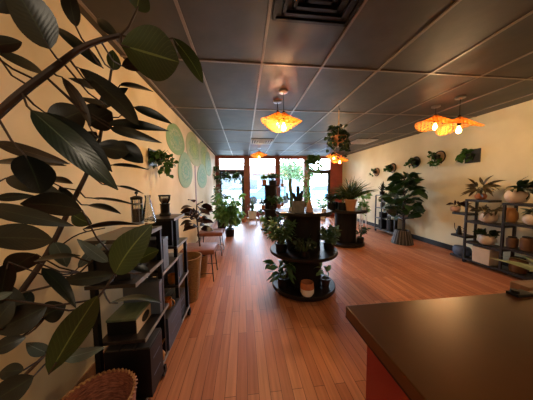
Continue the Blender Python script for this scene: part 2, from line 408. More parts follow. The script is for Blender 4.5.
pend_px((460.5, 97), (458, 129), 'wavy rattan pendant lamp, right one of the pair over the right side of the room', 6, ph=.15, R=.26)
pend_px((259, 148), (259, 156.5), 'small far rattan pendant lamp hanging alone in front of the second window', 8, ph=.2, R=.27)
pend_px((334, 148.5), (334, 157.5), 'far rattan pendant lamp below the ivy basket, left and higher of two', 8, ph=3, R=.25)
pend_px((340, 146), (339.5, 161.5), 'far rattan pendant lamp below the ivy basket, right and lower of two', 8, ph=.2, R=.25)

# ------------------------------------------------------------------ plant kit
def pot_profile(r0, r1, h, t=.012, lip=0):
    p = [(0, 0), (r0, 0), (r1, h-lip)]
    if lip: p += [(r1+lip*.4, h-lip), (r1+lip*.4, h)]
    else: p += [(r1, h)]
    return p+[(r1-t, h), (r1-t-.004, h*.85), (0, h*.85)]
def bowl_profile(r, h): return [(0, 0), (r*.45, 0), (r*.8, h*.15), (r, h*.45), (r*.97, h*.7), (r*.75, h), (r*.68, h), (r*.7, h*.86), (0, h*.86)]
def add_pot(t, kind, r, h, m, z=0):
    mb = MB()
    if kind == 'bowl': mb.lathe(bowl_profile(r, h), (0, 0, z), 32)
    elif kind == 'square': mb.lathe(pot_profile(r*.95, r, h), (0, 0, z), 32, sq=.8)
    elif kind == 'cone': mb.lathe(pot_profile(r*.7, r, h, lip=h*.16), (0, 0, z), 28)
    else: mb.lathe(pot_profile(r*.88, r, h), (0, 0, z), 28)
    pt = mb.done('pot', m, t)
    MB().lathe([(0, h*.88), ((r*.68 if kind == 'bowl' else r*.86), h*.87)], (0, 0, z), 20).done('soil', M_soil, pt)
def rnd(a, b): return random.uniform(a, b)
def fol_bush(n, R, H, z0, L, Wd, shape='tip', drop=.2, flat=1):
    f = MB(); st = MB()
    ns = max(3, n//8); tips = []
    for k in range(ns):
        th = rnd(0, 2*PI); rr = R*rnd(.2, .8); p = Vector((math.cos(th)*rr, math.sin(th)*rr*flat, z0+H*rnd(.35, 1)))
        q = Vector((math.cos(th)*rr*.4, math.sin(th)*rr*.4*flat, z0+(p.z-z0)*.55)); st.tube([(0, 0, z0-.02), q, p], .004, 5, r2=.002, cap=False); tips.append((q, p))
    for k in range(n):
        q, p = random.choice(tips); b = q.lerp(p, rnd(0, 1))
        d = Vector((b.x, b.y, 0))
        d = (d.normalized() if d.length > .01 else Vector((1, 0, 0)))+Vector((rnd(-1, 1), rnd(-1, 1), rnd(-drop-.5, .9)))*.9
        l = L*rnd(.6, 1.15); e = b+d.normalized()*l
        if e.z < z0*.3: e.z = z0*.3+.01
        f.leaf(b, e, Wd*rnd(.7, 1.15), shape=shape, bow=.1, curl=rnd(0, .2), n=4)
    return f, st
def fol_spike(n, R, H, z0, Wd, curl=.5, lean=1, spread=1):
    f = MB()
    for k in range(n):
        th = rnd(0, 2*PI); s = rnd(.1, 1)**.7*spread; out = R*s; h = H*rnd(.6, 1)*(1.05-.5*s*lean)
        p0 = Vector((math.cos(th)*.015, math.sin(th)*.015, z0)); p1 = Vector((math.cos(th)*out, math.sin(th)*out, z0+h))
        f.leaf(p0, p1, Wd*rnd(.7, 1.1), shape='blade', bow=.12, curl=curl*s, n=7)
    return f
def fol_trail(nv, R, drop, z0, L, per=9, up_=.12):
    f = MB(); st = MB()
    for k in range(nv):
        th = rnd(0, 2*PI); r = R*rnd(.5, 1); d = drop*rnd(.25, 1)
        P = [Vector((0, 0, z0)), Vector((math.cos(th)*r*.6, math.sin(th)*r*.6, z0+up_*rnd(.2, 1))), Vector((math.cos(th)*r, math.sin(th)*r, z0-d*.25)), Vector((math.cos(th+.3)*r, math.sin(th+.3)*r, z0-d))]
        st.tube(P, .0022, 4, cap=False)
        for i in range(per):
            u = rnd(.1, 3); a = int(min(2, u)); b = P[a].lerp(P[a+1], u-a)
            e = b+Vector((rnd(-1, 1), rnd(-1, 1), rnd(-.9, .4))).normalized()*L*rnd(.6, 1.1)
            f.leaf(b, e, L*.75, shape='egg', n=3)
    return f, st
def plant(name, label, loc, pot=None, fol=(), cat='plant', group=None, seed=None, stemmat=None, rz=0):
    """pot = (kind, radius, height, material); fol = list of (builder result, material)"""
    t = thing(name, label, cat, loc, group, rz)
    if pot: add_pot(t, *pot)
    for f, m in fol:
        if isinstance(f, tuple):
            f[0].done('foliage', m, t); f[1].done('stems', stemmat or M_gstem, t)
        else: f.done('foliage', m, t)
    return t
def seed(n): random.seed(n)

# ------------------------------------------------------------------ wooden spool tables
def spool(name, label, c, discs, posts):
    t = thing(name, label, 'table', c)
    for i, (r, z, th) in enumerate(discs):
        MB().disc((0, 0, z), r, th).done('tabletop' if i == len(discs)-1 else 'shelf' if i else 'base', M_wood, t)
    for r, z0, z1 in posts:
        m = MB().lathe([(r, z0), (r, z1)], seg=28)
        for k in range(28):
            th = 2*PI*k/28; m.box((-.004, -.012, z0), (.004, .012, z1)) if 0 else None
        m.done('drum', mat('spool_drum', '#0a0605', .6, spec=.2, c2='#140c08', scale=9, stretch=(3, 3, .4)), t)
    return t
c1 = onz(303, 284.5, .05); c1 = Vector((c1.x, c1.y, 0))
SP1 = spool('spool_table', 'dark round three-tier table made of cable spools in the centre of the floor', c1,
      [(.41, .05, .05), (.435, .51, .04), (.36, 1.015, .04)], [(.235, .10, .51), (.22, .55, 1.015)])
MB().disc((0, 0, 0), .30, .05).done('foot', M_wood, SP1)
c2 = onz(345, 243, 0)
SP2 = spool('spool_table', 'dark round spool table behind and right of the centre one, carrying the spiky palm', c2,
      [(.42, 0, .06), (.47, .76, .05)], [(.24, .06, .76)])
c3 = onz(271, 229, 0)
SP3 = spool('spool_table', 'tall narrow dark spool tower standing near the third window', c3,
      [(.34, 0, .05), (.35, .62, .04), (.30, 1.36, .04)], [(.19, .05, .62), (.19, .66, 1.36)])

T1, M1, B1 = 1.055, .55, .10
def on1(px, py, z): p = onz(px, py, z); return p
# on the top of the centre table
seed(1)
p = on1(298, 212, T1)
t = plant('cactus_plant', 'black knobbly cactus in a square grey planter on top of the centre table', p, ('square', .068, .135, M_greypot))
m = MB()
for dx, dy, h in ((0, 0, .19), (.035, 0, .14), (-.038, .01, .11)): m.tube([(dx*.4, dy, .11), (dx, dy, .12+h*.5), (dx*1.5, dy, .12+h)], .024, 10, r2=.018)
m.done('cactus', mat('black_cactus', '#0e140e', .6), t)
p = on1(291.5, 211, T1)
t = plant('cactus_plant', 'tall pale column cactus in a white pot, rear left of the centre table', p, ('round', .035, .05, M_white))
MB().tube([(0, 0, .04), (.0, 0, .2), (-.02, 0, .33), (-.012, 0, .40)], .024, 12, r2=.018).tube([(-.01, 0, .14), (-.05, 0, .17), (-.055, 0, .23)], .014, 8).done('cactus', M_cact, t)
p = on1(309.5, 213, T1)
t = thing('salt_lamp', 'small orange-pink cone lamp on top of the centre table', 'lamp', p)
MB().lathe([(0, .012), (.04, .012), (.036, .06), (.022, .12), (.01, .15), (0, .152)], seg=14).done('salt_block', mat('salt_rock', '#b98468', .5, c2='#c99a7c', scale=15, bump=.4), t)
MB().lathe([(0, 0), (.045, 0), (.045, .012), (0, .012)], seg=18).done('base', M_wood, t)
for k, (px, py, lab, h) in enumerate(((318, 213, 'white card lying flat on the right of the centre table', .004), (283.5, 213.5, 'pale saucer lying on the left rim of the centre table', .012))):
    p = on1(px, py, T1)
    if k == 0: tag(MB().box((-.06, -.04, 0), (.06, .04, h), rz=.3).done('card', M_white, loc=p, smooth=False), lab, 'card')
    else: tag(MB().lathe([(0, 0), (.03, 0), (.05, h), (.046, h), (.028, .004), (0, .004)]).done('saucer', M_white, loc=p), lab, 'saucer')
p = on1(324, 212, T1); t = plant('potted_plant', 'tiny succulent in a white pot on the right rim of the centre table', p, ('round', .028, .04, M_white), [(fol_bush(14, .04, .04, .04, .035, .02), G_mid)])
# middle tier
seed(2)
p = c1+Vector((-.31, -.10, M1)); plant('potted_fern', 'feathery grey-green fern in a dark pot on the left of the middle tier', p, ('round', .075, .11, M_blk), [(fol_bush(520, .25, .36, .08, .08, .028, drop=.9), leafmat('fern_leaf', '#33502c', '#5f7d4f', trans=.3))])
p = c1+Vector((-.08, -.335, M1)); plant('potted_plant', 'dark low leafy plant at the front of the middle tier', p, ('round', .06, .08, M_blk), [(fol_bush(160, .18, .16, .06, .07, .035), G_dark)])
p = c1+Vector((.315, -.09, M1)); plant('potted_plant', 'small-leaved pale green bush on the right of the middle tier', p, ('round', .07, .09, M_blk), [(fol_bush(360, .19, .27, .05, .06, .036, drop=1.3), leafmat('peperomia_leaf', '#38552f', '#7a9070', trans=.3))])
# bottom tier
seed(3)
p = c1+Vector((-.29, -.11, B1)); plant('potted_plant', 'broad-leaved plant arching over the left of the bottom tier', p, ('round', .075, .12, M_blk), [(fol_bush(60, .2, .30, .10, .17, .06), leafmat('broad_leaf', '#24401c', '#4a6b38', trans=.3))])
p = c1+Vector((-.05, -.33, B1))
t = plant('flower_pot', 'empty two-tone pot, terracotta rim over white base, at the front of the bottom tier', p, None, cat='pot')
MB().lathe([(0, 0), (.06, 0), (.078, .03), (.08, .085)], seg=30).done('pot_base', M_white, t)
MB().lathe([(.08, .085), (.072, .15), (.064, .15), (.07, .09), (0, .085)], seg=30).done('pot_rim', M_terra, t)
p = c1+Vector((.24, -.17, B1)); plant('potted_plant', 'small upright broad-leaved plant in a brown pot on the right of the bottom tier', p, ('cone', .06, .105, mat('brown_pot', '#2f1b12', .5)), [(fol_bush(16, .10, .17, .10, .13, .05), leafmat('broad_leaf_b', '#3a5a30', '#6f8f5a', trans=.3))])

# second spool table, its plants
seed(4)
T2 = .81
p = onz(350.5, 210.5, T2); 
t = plant('potted_palm', 'spiky palm with long arching blades in an orange pot on the rear table', p, ('cone', .12, .25, mat('orange_pot', '#9a6a44', .6, c2='#a9784f', scale=6)), [(fol_spike(240, .52, .60, .22, .034, curl=.3), leafmat('palm_blade', '#24361c', '#4c6332', trans=.3)), ])
for k, (px, py, r, h, lab, kind) in enumerate(((323, 209, .10, .15, 'dark bushy plant in a black pot at the left of the rear table', 0), (331, 208, .11, .16, 'taller dark leafy plant in a black pot, second from the left on the rear table', 0), (339, 211, .11, .16, 'bushy green plant in a black pot just left of the orange pot', 1))):
    p = onz(px, py, T2) if k else Vector((c2.x-.36, c2.y-.02, T2))
    if k == 1: p = Vector((c2.x-.22, c2.y+.16, T2))
    if k == 2: p = Vector((c2.x-.13, c2.y-.12, T2))
    plant('potted_plant', lab, p, ('round', r, h, M_blk), [(fol_bush(110, .2, .24, h, .09, .04), G_dark if not kind else G_mid)])
p = Vector((c2.x+.33, c2.y-.2, T2)); plant('potted_plant', 'small pale-leaved plant trailing off the right edge of the rear table', p, ('round', .05, .07, M_white), [(fol_trail(14, .15, .2, .08, .06), G_lt)])
p = c2+Vector((.26, -.2, .06)); plant('potted_plant', 'dark fern standing on the base of the rear table', p, ('round', .08, .12, M_blk), [(fol_bush(140, .2, .32, .1, .08, .03), leafmat('fern_dark', '#26381f', '#4a5f3c'))])

# tower plants
seed(6)
for r_, z, dx, dy, h, R, H, m, pm, lab in (
    (.07, 1.40, -.20, -.05, .16, .10, .12, G_lt, M_terra, 'light green plant in a terracotta pot on top of the spool tower'),
    (.13, 1.40, .06, -.08, .14, .27, .24, G_mid, M_blk, 'wide bushy plant in a black bowl on top of the spool tower'),
    (.06, .66, -.25, -.1, .12, .12, .22, G_dark, M_terra, 'dark plant in a clay pot on the left of the tower middle shelf'),
    (.07, .66, .0, -.26, .12, .2, .3, G_mid, M_blk, 'wild leafy plant at the front of the tower middle shelf'),
    (.07, .66, .26, -.05, .12, .16, .28, G_lt, M_terra, 'pale leafy plant at the right of the tower middle shelf'),
    (.08, .05, .22, -.12, .12, .22, .34, G_mid, M_blk, 'leafy plant spreading over the right of the tower base'),
    (.09, .05, -.22, -.05, .16, .12, .2, G_lt, M_white, 'small plant in a white pot on the left of the tower base')):
    plant('potted_plant', lab, c3+Vector((dx, dy, z)), ('round', r_, h, pm), [(fol_bush(int(90+400*R), R, H, h, .10, .045), m)])
# metal frame stand right of tower
q0 = onz(286, 225, 0)
t = thing('plant_stand', 'thin dark metal frame stand just right of the spool tower', 'stand', q0)
z1 = ony(285, 186.5, q0.y).z
m = MB()
for dx, dy in ((-.2, 0), (0, 0), (-.2, .25), (0, .25)): m.tube([(dx, dy, 0), (dx, dy, z1)], .012, 6)
m.done('frame', M_black, t)
for z in (z1, z1*.5, .12): MB().box((-.22, -.02, z-.02), (.02, .27, z)).done('shelf', M_black, t, smooth=False)
seed(61)
plant('potted_cactus', 'column cactus in a clay pot on the top of the thin metal stand', q0+Vector((-.1, .12, z1)), ('cone', .06, .09, M_terra), [(MB().tube([(0, 0, .07), (.01, 0, .28)], .028, 10, r2=.02), M_cact)])
plant('potted_plant', 'bushy plant halfway up the thin metal stand', q0+Vector((-.1, .12, z1*.5)), ('cone', .06, .09, M_terra), [(fol_bush(70, .16, .24, .09, .08, .04), G_mid)])

# plants on the floor near the windows
seed(7)
p = onz(230, 236, 0)
plant('potted_plant', 'large bright-green leafy shrub on the floor by the left-hand door', p, ('round', .13, .2, M_blk), [(fol_bush(420, .58, 1.0, .16, .22, .10, drop=1.0), leafmat('bright_leaf', '#3f6834', '#86b062', trans=.4))])
p = onz(222, 228, 0)
plant('potted_plant', 'tall grey-green bush against the left wall by the window corner', p, ('round', .15, .25, M_blk), [(fol_bush(240, .34, 1.15, .25, .16, .05), leafmat('olive_leaf', '#46583c', '#8a9a74', trans=.35))])
p = onz(252.5, 223, 0)
t = thing('plant_stand', 'low white slatted plant stand in front of the mullion between first windows', 'stand', p)
m = MB()
for dx in (-.15, .15):
    for dy in (-.1, .1): m.box((dx-.015, dy-.015, 0), (dx+.015, dy+.015, .17))
m.done('leg_frame', M_white, t, smooth=False); MB().box((-.2, -.14, .17), (.2, .14, .2)).done('top', M_white, t, smooth=False)
seed(8)
plant('snake_plant', 'snake plant with tall blades in a white basket pot on the white stand', p+Vector((0, 0, .2)), ('round', .16, .26, M_white), [(fol_spike(30, .2, .62, .24, .06, curl=.05), leafmat('snake_leaf', '#2b4226', '#6a7c50', trans=.15))])
p = onz(244, 222, 0); plant('potted_plant', 'tall thin dark stalky plant beside the snake plant', p, ('round', .1, .2, M_terra), [(fol_spike(22, .22, .95, .2, .05, curl=.1), G_brown)])
p = onz(263, 222, 0); plant('potted_plant', 'round white pot with a leafy plant left of the spool tower', p, ('round', .14, .24, M_white), [(fol_bush(80, .2, .35, .22, .1, .05), G_mid)])
p = onz(306, 219.5, 0); plant('potted_tree', 'tall wispy green plant growing up in front of the right mullion', p, ('round', .15, .28, M_terra), [(fol_bush(260, .28, 1.75, .26, .13, .04), G_lt)])
p = onz(322, 219, 0); plant('potted_plant', 'pale flowering bush by the right-hand door', p, ('round', .15, .26, M_white), [(fol_bush(150, .35, .75, .24, .12, .05), G_lt)])

# hanging things
def hanger(label, top, potz, r, h, m, fol, ropes=True, name='hanging_planter'):
    t = thing(name, label, 'hanging plant', (top.x, top.y, CEIL))
    dz = potz-CEIL
    MB().tube([(0, 0, 0), (0, 0, -.03), (.012, 0, -.045), (.012, 0, -.06), (0, 0, -.07)], .004, 6).done('hook', M_black, t)
    rp = MB(); rp.tube([(0, 0, -.065), (0, 0, dz+h+.22)], .005, 6)
    for k in range(3):
        th = 2*PI*k/3; rp.tube([(0, 0, dz+h+.22), (math.cos(th)*r, math.sin(th)*r, dz+h), (math.cos(th)*r*.9, math.sin(th)*r*.9, dz+.02)], .004, 5)
    rp.done('rope', mat('jute_rope', '#a8855a', .9), t)
    MB().lathe(pot_profile(r*.75, r, h, lip=h*.15), (0, 0, dz), 28).done('pot', m, t)
    MB().lathe([(0, dz+h*.88), (r*.86, dz+h*.87)], seg=16).done('soil', M_soil, t)
    f, s = fol; 
    for q in (f, s): bmesh.ops.translate(q.bm, verts=q.bm.verts, vec=(0, 0, dz+h))
    f.done('foliage', G_dark if 'ivy' in label else G_mid, t); s.done('vines', M_gstem, t)
    return t
seed(9)
q = onz(339, 106, CEIL); pz = ony(339, 145, q.y).z
f, s = fol_trail(26, .25, .36, .02, .08, per=10, up_=.17)
hanger('ivy spilling from an orange clay basket hung from the ceiling right of centre', q, pz, .115, .13, M_terra, (f, s))
seed(10)
q = onz(313, 150.5, CEIL); pz = ony(313, 164, q.y).z
f, s = fol_trail(34, .32, .8, .04, .11, per=12, up_=.16)
hanger('small dark hanging plant with long trailing strings before the right mullion', q, pz, .11, .12, M_blk, (f, s))
# row of hanging baskets inside left door
seed(11)
for px, lab in ((226, 'fern basket hanging at the left of the first window transom'), (237, 'fern basket hanging at the right of the first window transom')):
    q = ony(px, 178, BACK-.35); f, s = fol_trail(26, .22, .35, .0, .09, per=9, up_=.12)
    hanger(lab, q, q.z, .1, .1, M_blk, (f, s))

# ------------------------------------------------------------------ left wall: mural and wall planters
def on_left(px, py): return onx(px, py, LEFT)
mural_cols = {'teal': ring_mat('mural_teal', ['#3a8f84', '#4a9484', '#7fa070', '#6a9a78', '#98a474', '#6f9468', '#a0a880', '#7c9a62']),
              'lime': ring_mat('mural_lime', ['#aab848', '#8fa84a', '#b2bc5a', '#7f9c4c', '#a4ac64', '#7a9a54', '#a8aa70']),
              'green': ring_mat('mural_green', ['#5f9a82', '#8aa672', '#5f9474', '#98a880', '#6c9670', '#8ca67a'])}
mur = thing('wall_mural', 'painted cluster of green prickly-pear cactus pads on the left wall', 'mural', on_left(195, 200))
mur.location.x = LEFT+.001
base = mur.location.copy()
for i, (x0, y0, x1, y1, c) in enumerate(((166, 124, 184, 154, 'teal'), (186, 133, 200.5, 165, 'lime'), (198.5, 141, 209, 174, 'lime'), (177.5, 152, 192, 188, 'green'), (197, 164, 206.5, 188, 'green'), (205, 152, 211, 176, 'green'))):
    a, b = on_left(x0, (y0+y1)/2), on_left(x1, (y0+y1)/2); c0, c1_ = on_left((x0+x1)/2, y0), on_left((x0+x1)/2, y1)
    cy, ry = (a.y+b.y)/2, (b.y-a.y)/2; cz, rz_ = (c0.z+c1_.z)/2, (c0.z-c1_.z)/2
    me = MB(); uvl = me.bm.loops.layers.uv.new('UVMap'); n = 48; rings = []
    ctr = me.bm.verts.new((.004, 0, 0)); K = 6
    tilt = [.1, -.1, -.15, .2, .1, 0][i]
    def pos(th, k):
        y = ry*k*math.cos(th)*(1-.12*math.sin(th)); z = rz_*k*math.sin(th)
        return Vector((.004, y*math.cos(tilt)-z*math.sin(tilt)*.6, z*math.cos(tilt)+y*math.sin(tilt)*.6))
    for r in range(1, K+1): rings.append([me.bm.verts.new(pos(2*PI*j/n, r/K)) for j in range(n)])
    vv = {ctr: 0}
    for r, ring in enumerate(rings):
        for v in ring: vv[v] = (r+1)/K
    for j in range(n):
        me.bm.faces.new((ctr, rings[0][j], rings[0][(j+1) % n]))
        for r in range(K-1): me.bm.faces.new((rings[r][j], rings[r+1][j], rings[r+1][(j+1) % n], rings[r][(j+1) % n]))
    rim = [me.bm.verts.new(v.co-Vector((.005, 0, 0))) for v in rings[-1]]
    for v in rim: vv[v] = 1
    for j in range(n): me.bm.faces.new((rings[-1][j], rim[j], rim[(j+1) % n], rings[-1][(j+1) % n]))
    for f in me.bm.faces:
        for l in f.loops: l[uvl].uv = (min(.99, vv[l.vert]), 0)
    me.done('cactus_pad', mural_cols[c], mur, loc=Vector((0.001*i, cy, cz))-Vector((0, base.y, base.z)))
a = on_left(195, 166); b = on_left(195, 205)
MB().box((0, a.y-.06-base.y, b.z-base.z), (.003, a.y+.05-base.y, a.z-base.z)).done('painted_stem', mat('mural_stem', '#94706a', .8), mur, smooth=False)

def wall_planter(label, px, py, side, kind, fol, pm=M_blk, back='round', sz=.09):
    if side < 0: q = onx(px, py, LEFT); s = 1
    else: q = onx(px, py, RIGHT); s = -1
    t = thing('wall_planter', label, 'wall planter', q)
    m = MB()
    if back == 'round':
        m.tube([(0.0, 0, 0), (s*.015, 0, 0)], sz, 28)
    else: m.box((min(0, s*.015), -sz, -sz), (max(0, s*.015), sz, sz))
    m.done('back_plate', kind, t)
    if back == 'round' and side > 0:
        MB().tube([(s*.012, sz*math.cos(2*PI*k/32), sz*math.sin(2*PI*k/32)) for k in range(33)], .012, 8).done('plate_rim', M_wood, t)
    MB().lathe(pot_profile(.045, .06, .09), (s*.072, 0, -.05), 20).done('pot', pm, t)
    if fol:
        f, st = fol
        for b in (f, st): bmesh.ops.translate(b.bm, verts=b.bm.verts, vec=(s*.085, .07 if side > 0 else 0, .0))
        f.done('foliage', G_mid, t); st.done('stems', M_gstem, t)
    return t
seed(12)
wallwood = mat('pale_wood_plaque', '#9a7a58', .6, c2='#b08d68', scale=6, stretch=(1, 6, 1))
wall_planter('leafy plant in a black cone planter on the left wall, left of the cactus mural', 152, 158, -1, M_blk, fol_trail(16, .17, .26, 0, .075, up_=.10), back='square', sz=.10)
wall_planter('small ivy planter at the far end of the left wall, upper of two', 214, 169, -1, M_blk, fol_trail(14, .22, .25, 0, .08), sz=.09)
wall_planter('small ivy planter at the far end of the left wall, lower of two', 214.5, 178, -1, M_blk, fol_trail(14, .22, .3, 0, .08), sz=.09)
for k, (px, py, lab, bk, sh) in enumerate(((377, 172, 'round wooden wall planter furthest along the right wall', wallwood, 'round'), (393, 168, 'spiky plant in the wall planter above the grey shelf unit', wallwood, 'round'),
        (416, 162, 'wall planter on a round black plaque directly above the potted fig tree', M_blk, 'round'), (440, 157, 'drooping fern on a round wooden plaque right of the fig tree', wallwood, 'round'), (473, 156, 'leafy plant on a square dark plaque above the brown shelf unit', mat('dark_slate_plate', '#30333c', .5), 'square'))):
    seed(20+k); wall_planter(lab, px, py, 1, bk, fol_trail([3, 9, 6, 9, 9][k], .12, [.2, .12, .16, .26, .15][k], 0, .09, up_=.12), back=sh, sz=.125)

# ------------------------------------------------------------------ stools by the left wall
def stool(label, x, y):
    t = thing('stool', label, 'stool', (x, y, 0), 'rust brown stools along the left wall')
    MB().box((-.24, -.22, .40), (.24, .22, .47), bevel=.018).done('seat', mat('rust_leather', '#6e3a2b', .42, c2='#85503e', scale=10), t)
    for sx_ in (-1, 1):
        for sy_ in (-1, 1): MB().tube([(sx_*.19, sy_*.17, .40), (sx_*.22, sy_*.20, 0)], .008, 8).done('leg', M_black, t)
    MB().tube([(-.215, -.195, .12), (.215, -.195, .12)], .005, 6).tube([(-.215, .195, .12), (.215, .195, .12)], .005, 6).done('stretcher', M_black, t)
p = onz(205, 246, .47); stool('rust brown stool with thin metal legs behind the red-leaved plant, the nearer of two', -.68, p.y)
p = onz(215, 230.5, .47); stool('rust brown stool with thin metal legs by the left wall, the farther of two', -.68, p.y)

# baskets and burgundy rubber plant
p = onz(191, 299, 0)
t = thing('basket', 'tall tan open planter basket on the floor at the end of the left shelves', 'basket', (p.x-.03, p.y, 0))
MB().lathe([(0, 0), (.115, 0), (.143, .25), (.168, .50), (.172, .53), (.162, .53), (.152, .48), (.12, .05), (0, .05)], seg=36).done('basket_body', M_tan, t)
MB().lathe([(.166, .52), (.175, .525), (.175, .54), (.16, .54), (.16, .525)], seg=36).done('rim', M_tan, t)
p = onz(202, 276, 0); seed(13)
t = thing('potted_rubber_plant', 'burgundy-leaved rubber plant with a thin stem in a small tan basket', 'plant', (p.x, p.y, 0))
MB().lathe([(0, 0), (.07, 0), (.10, .34), (.09, .34), (.06, .02), (0, .02)], seg=28).done('basket', M_tan, t)
MB().lathe([(0, .3), (.088, .3)], seg=16).done('soil', M_soil, t)
MB().tube([(0, 0, .3), (-.03, -.02, .7), (-.05, 0, .95), (-.04, 0, 1.1)], .011, 8, r2=.007).done('stem', M_stem, t)
f = MB()
for k in range(36):
    z = .74+.38*(k/36); th = k*2.4; b = Vector((-.045, 0, z)); o = .07 if z > .8 else .05
    d = Vector((math.cos(th), math.sin(th), rnd(-.3, .55))).normalized(); L = rnd(.15, .2)
    b2 = b+d*o; f.leaf(b2, b2+d*L, .11, shape='oval', curl=rnd(.05, .3)); 
f.done('foliage', G_red, t)

# ------------------------------------------------------------------ staggered shelf units
def etagere(label, xf, xb, ys, boards, mw, mp, front_dir, height=1.1, posts_h=None, name='shelf_unit', skip=None, th=.025, cast=None):
    """xf: x of the aisle side, xb: x of the wall side; ys: post positions; boards: (y0,y1,z)"""
    y0, y1 = min(ys), max(ys); t = thing(name, label, 'shelf', ((xf+xb)/2, (y0+y1)/2, 0)); o = Vector(((xf+xb)/2, (y0+y1)/2, 0))
    xa, xc = min(xf, xb), max(xf, xb)
    for i, y in enumerate(ys):
        h = posts_h[i] if posts_h else height
        for x in (xa+.015, xc-.015):
            if skip == (i, x > (xa+xc)/2): continue
            MB().box((x-.014-o.x, y-.014-o.y, .07), (x+.014-o.x, y+.014-o.y, h)).done('post', mp, t, smooth=False)
    for a, b, z in boards:
        bd = MB().box((xa-o.x, a-o.y, z-th), (xc-o.x, b-o.y, z), bevel=.002).done('shelf_board', mw, t, smooth=False)
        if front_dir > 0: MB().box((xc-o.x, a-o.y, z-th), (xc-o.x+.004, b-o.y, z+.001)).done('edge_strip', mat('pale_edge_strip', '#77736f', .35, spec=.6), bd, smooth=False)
    for y in (cast or (y0, y1)):
        for x in (xa+.03, xc-(.0 if cast else .03)):
            c = MB(); c.tube([(x-.012-o.x, y-o.y, .03), (x+.012-o.x, y-o.y, .03)], .03, 16); c.box((x-.018-o.x, y-.012-o.y, .03), (x+.018-o.x, y+.012-o.y, .075)); c.done('caster', M_black, t)
    return t
XF = -.61; XB = -.87
edge = mat('shelf_wood_sheen', '#1a1513', .35, c2='#282120', scale=6, stretch=(6, 1, 1))
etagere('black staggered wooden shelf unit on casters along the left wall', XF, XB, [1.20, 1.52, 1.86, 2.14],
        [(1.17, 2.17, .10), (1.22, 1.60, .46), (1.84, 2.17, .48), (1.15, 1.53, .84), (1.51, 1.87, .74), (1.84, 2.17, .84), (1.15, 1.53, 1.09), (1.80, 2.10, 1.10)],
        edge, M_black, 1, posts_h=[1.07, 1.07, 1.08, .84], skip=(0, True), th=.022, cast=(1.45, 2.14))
# right near unit
XR1, XR2 = 3.80, 4.03
def ypost(px, x): 
    r = ray(px, 230); return CAM.y+(r*(x/r.x)).y
ya, yb = ypost(464.5, XR1), ypost(502, XR1); yc = yb-(ya-yb)
ye = ypost(451, XR1)
etagere('dark brown staggered shelf unit full of cream pots on the right', XR1, XR2, [yc, yb, ya],
        [(yc-.05, ye, .09), (ya-.02, ye, .86), (ya-.02, ye, .46), (yb+.18, ya+.02, 1.11), (yb, ya, .745), (yb, ya, .385), (yc, yb+.02, 1.09), (yc, yb, .80), (yc, yb, .43)],
        M_woodh, mat('dark_brown_post', '#1a110c', .5), -1, height=1.09, th=.035)
# right far unit
XG1, XG2 = 3.86, 4.16
g0, g3 = onz(368, 231, 0).y, onz(389, 237.5, 0).y
g1, g2 = g0+(g3-g0)/3, g0+(g3-g0)*2/3
etagere('grey weathered staggered shelf unit on casters further along the right wall', XG1, XG2, [g0, g1, g2, g3],
        [(g3, g0, .1), (g1, g0, 1.08), (g2, g0, .72), (g3, g1, .92), (g1, g0, .42), (g3, g2, .55), (g3-.28, g3, .55), (g3, g2, 1.12)], M_grayw, mat('dark_grey_post', '#2c2d30', .4), -1, height=1.06)

# boxes and goods on the left unit
def carton(label, x0, y0, z0, x1, y1, z1, m, name='storage_box', marks=True, cat='box'):
    t = thing(name, label, cat, ((x0+x1)/2, (y0+y1)/2, z0)); a, b, c = (x1-x0)/2, (y1-y0)/2, z1-z0
    MB().box((-a, -b, 0), (a, b, c-.012), bevel=.003).done('box_body', m, t, smooth=False)
    MB().box((-a-.002, -b-.002, c-.03), (a+.002, b+.002, c), bevel=.003).done('lid', m, t, smooth=False)
    return t
cb = mat('black_carton', '#08080a', .45, spec=.3, c2='#101014', scale=5)
cb_sheen = mat('black_carton_sheen', '#414957', .35, c2='#535c6b', scale=5)  # black cartons with bluish window sheen put into the colour
def slats(label, x0, y0, z0, x1, y1, z1, m):
    t = thing('crate', label, 'crate', ((x0+x1)/2, (y0+y1)/2, z0)); a, b, c = (x1-x0)/2, (y1-y0)/2, z1-z0
    MB().box((-a, -b, 0), (a, b, c-.01)).done('crate_body', m, t, smooth=False)
    k = 3; w = 2*a/k
    for i in range(k): MB().box((-a+i*w+.003, -b, c-.01), (-a+(i+1)*w-.003, b, c), bevel=.002).done('lid_plank', mat('crate_plank', '#1c1816', .5, c2='#28221f', scale=6, stretch=(8, 1, 1)), t, smooth=False)
    for zz in (c*.35, c*.7): MB().box((a, -b*.6, zz-.006), (a+.001, b*.5, zz)).done('printed_mark', mat('pale_print', '#5f6d84', .5), t, smooth=False)
slats('large black crate at the near end of the bottom left shelf', -.83, 1.20, .10, -.575, 1.37, .42, cb)
slats('black crate with dark blue face in the middle of the bottom left shelf', -.85, 1.55, .10, -.60, 1.86, .36, mat('navy_carton', '#26303f', .4, c2='#344052', scale=9))
slats('small black crate at the far end of the bottom left shelf', -.85, 1.90, .10, -.63, 2.10, .33, cb)
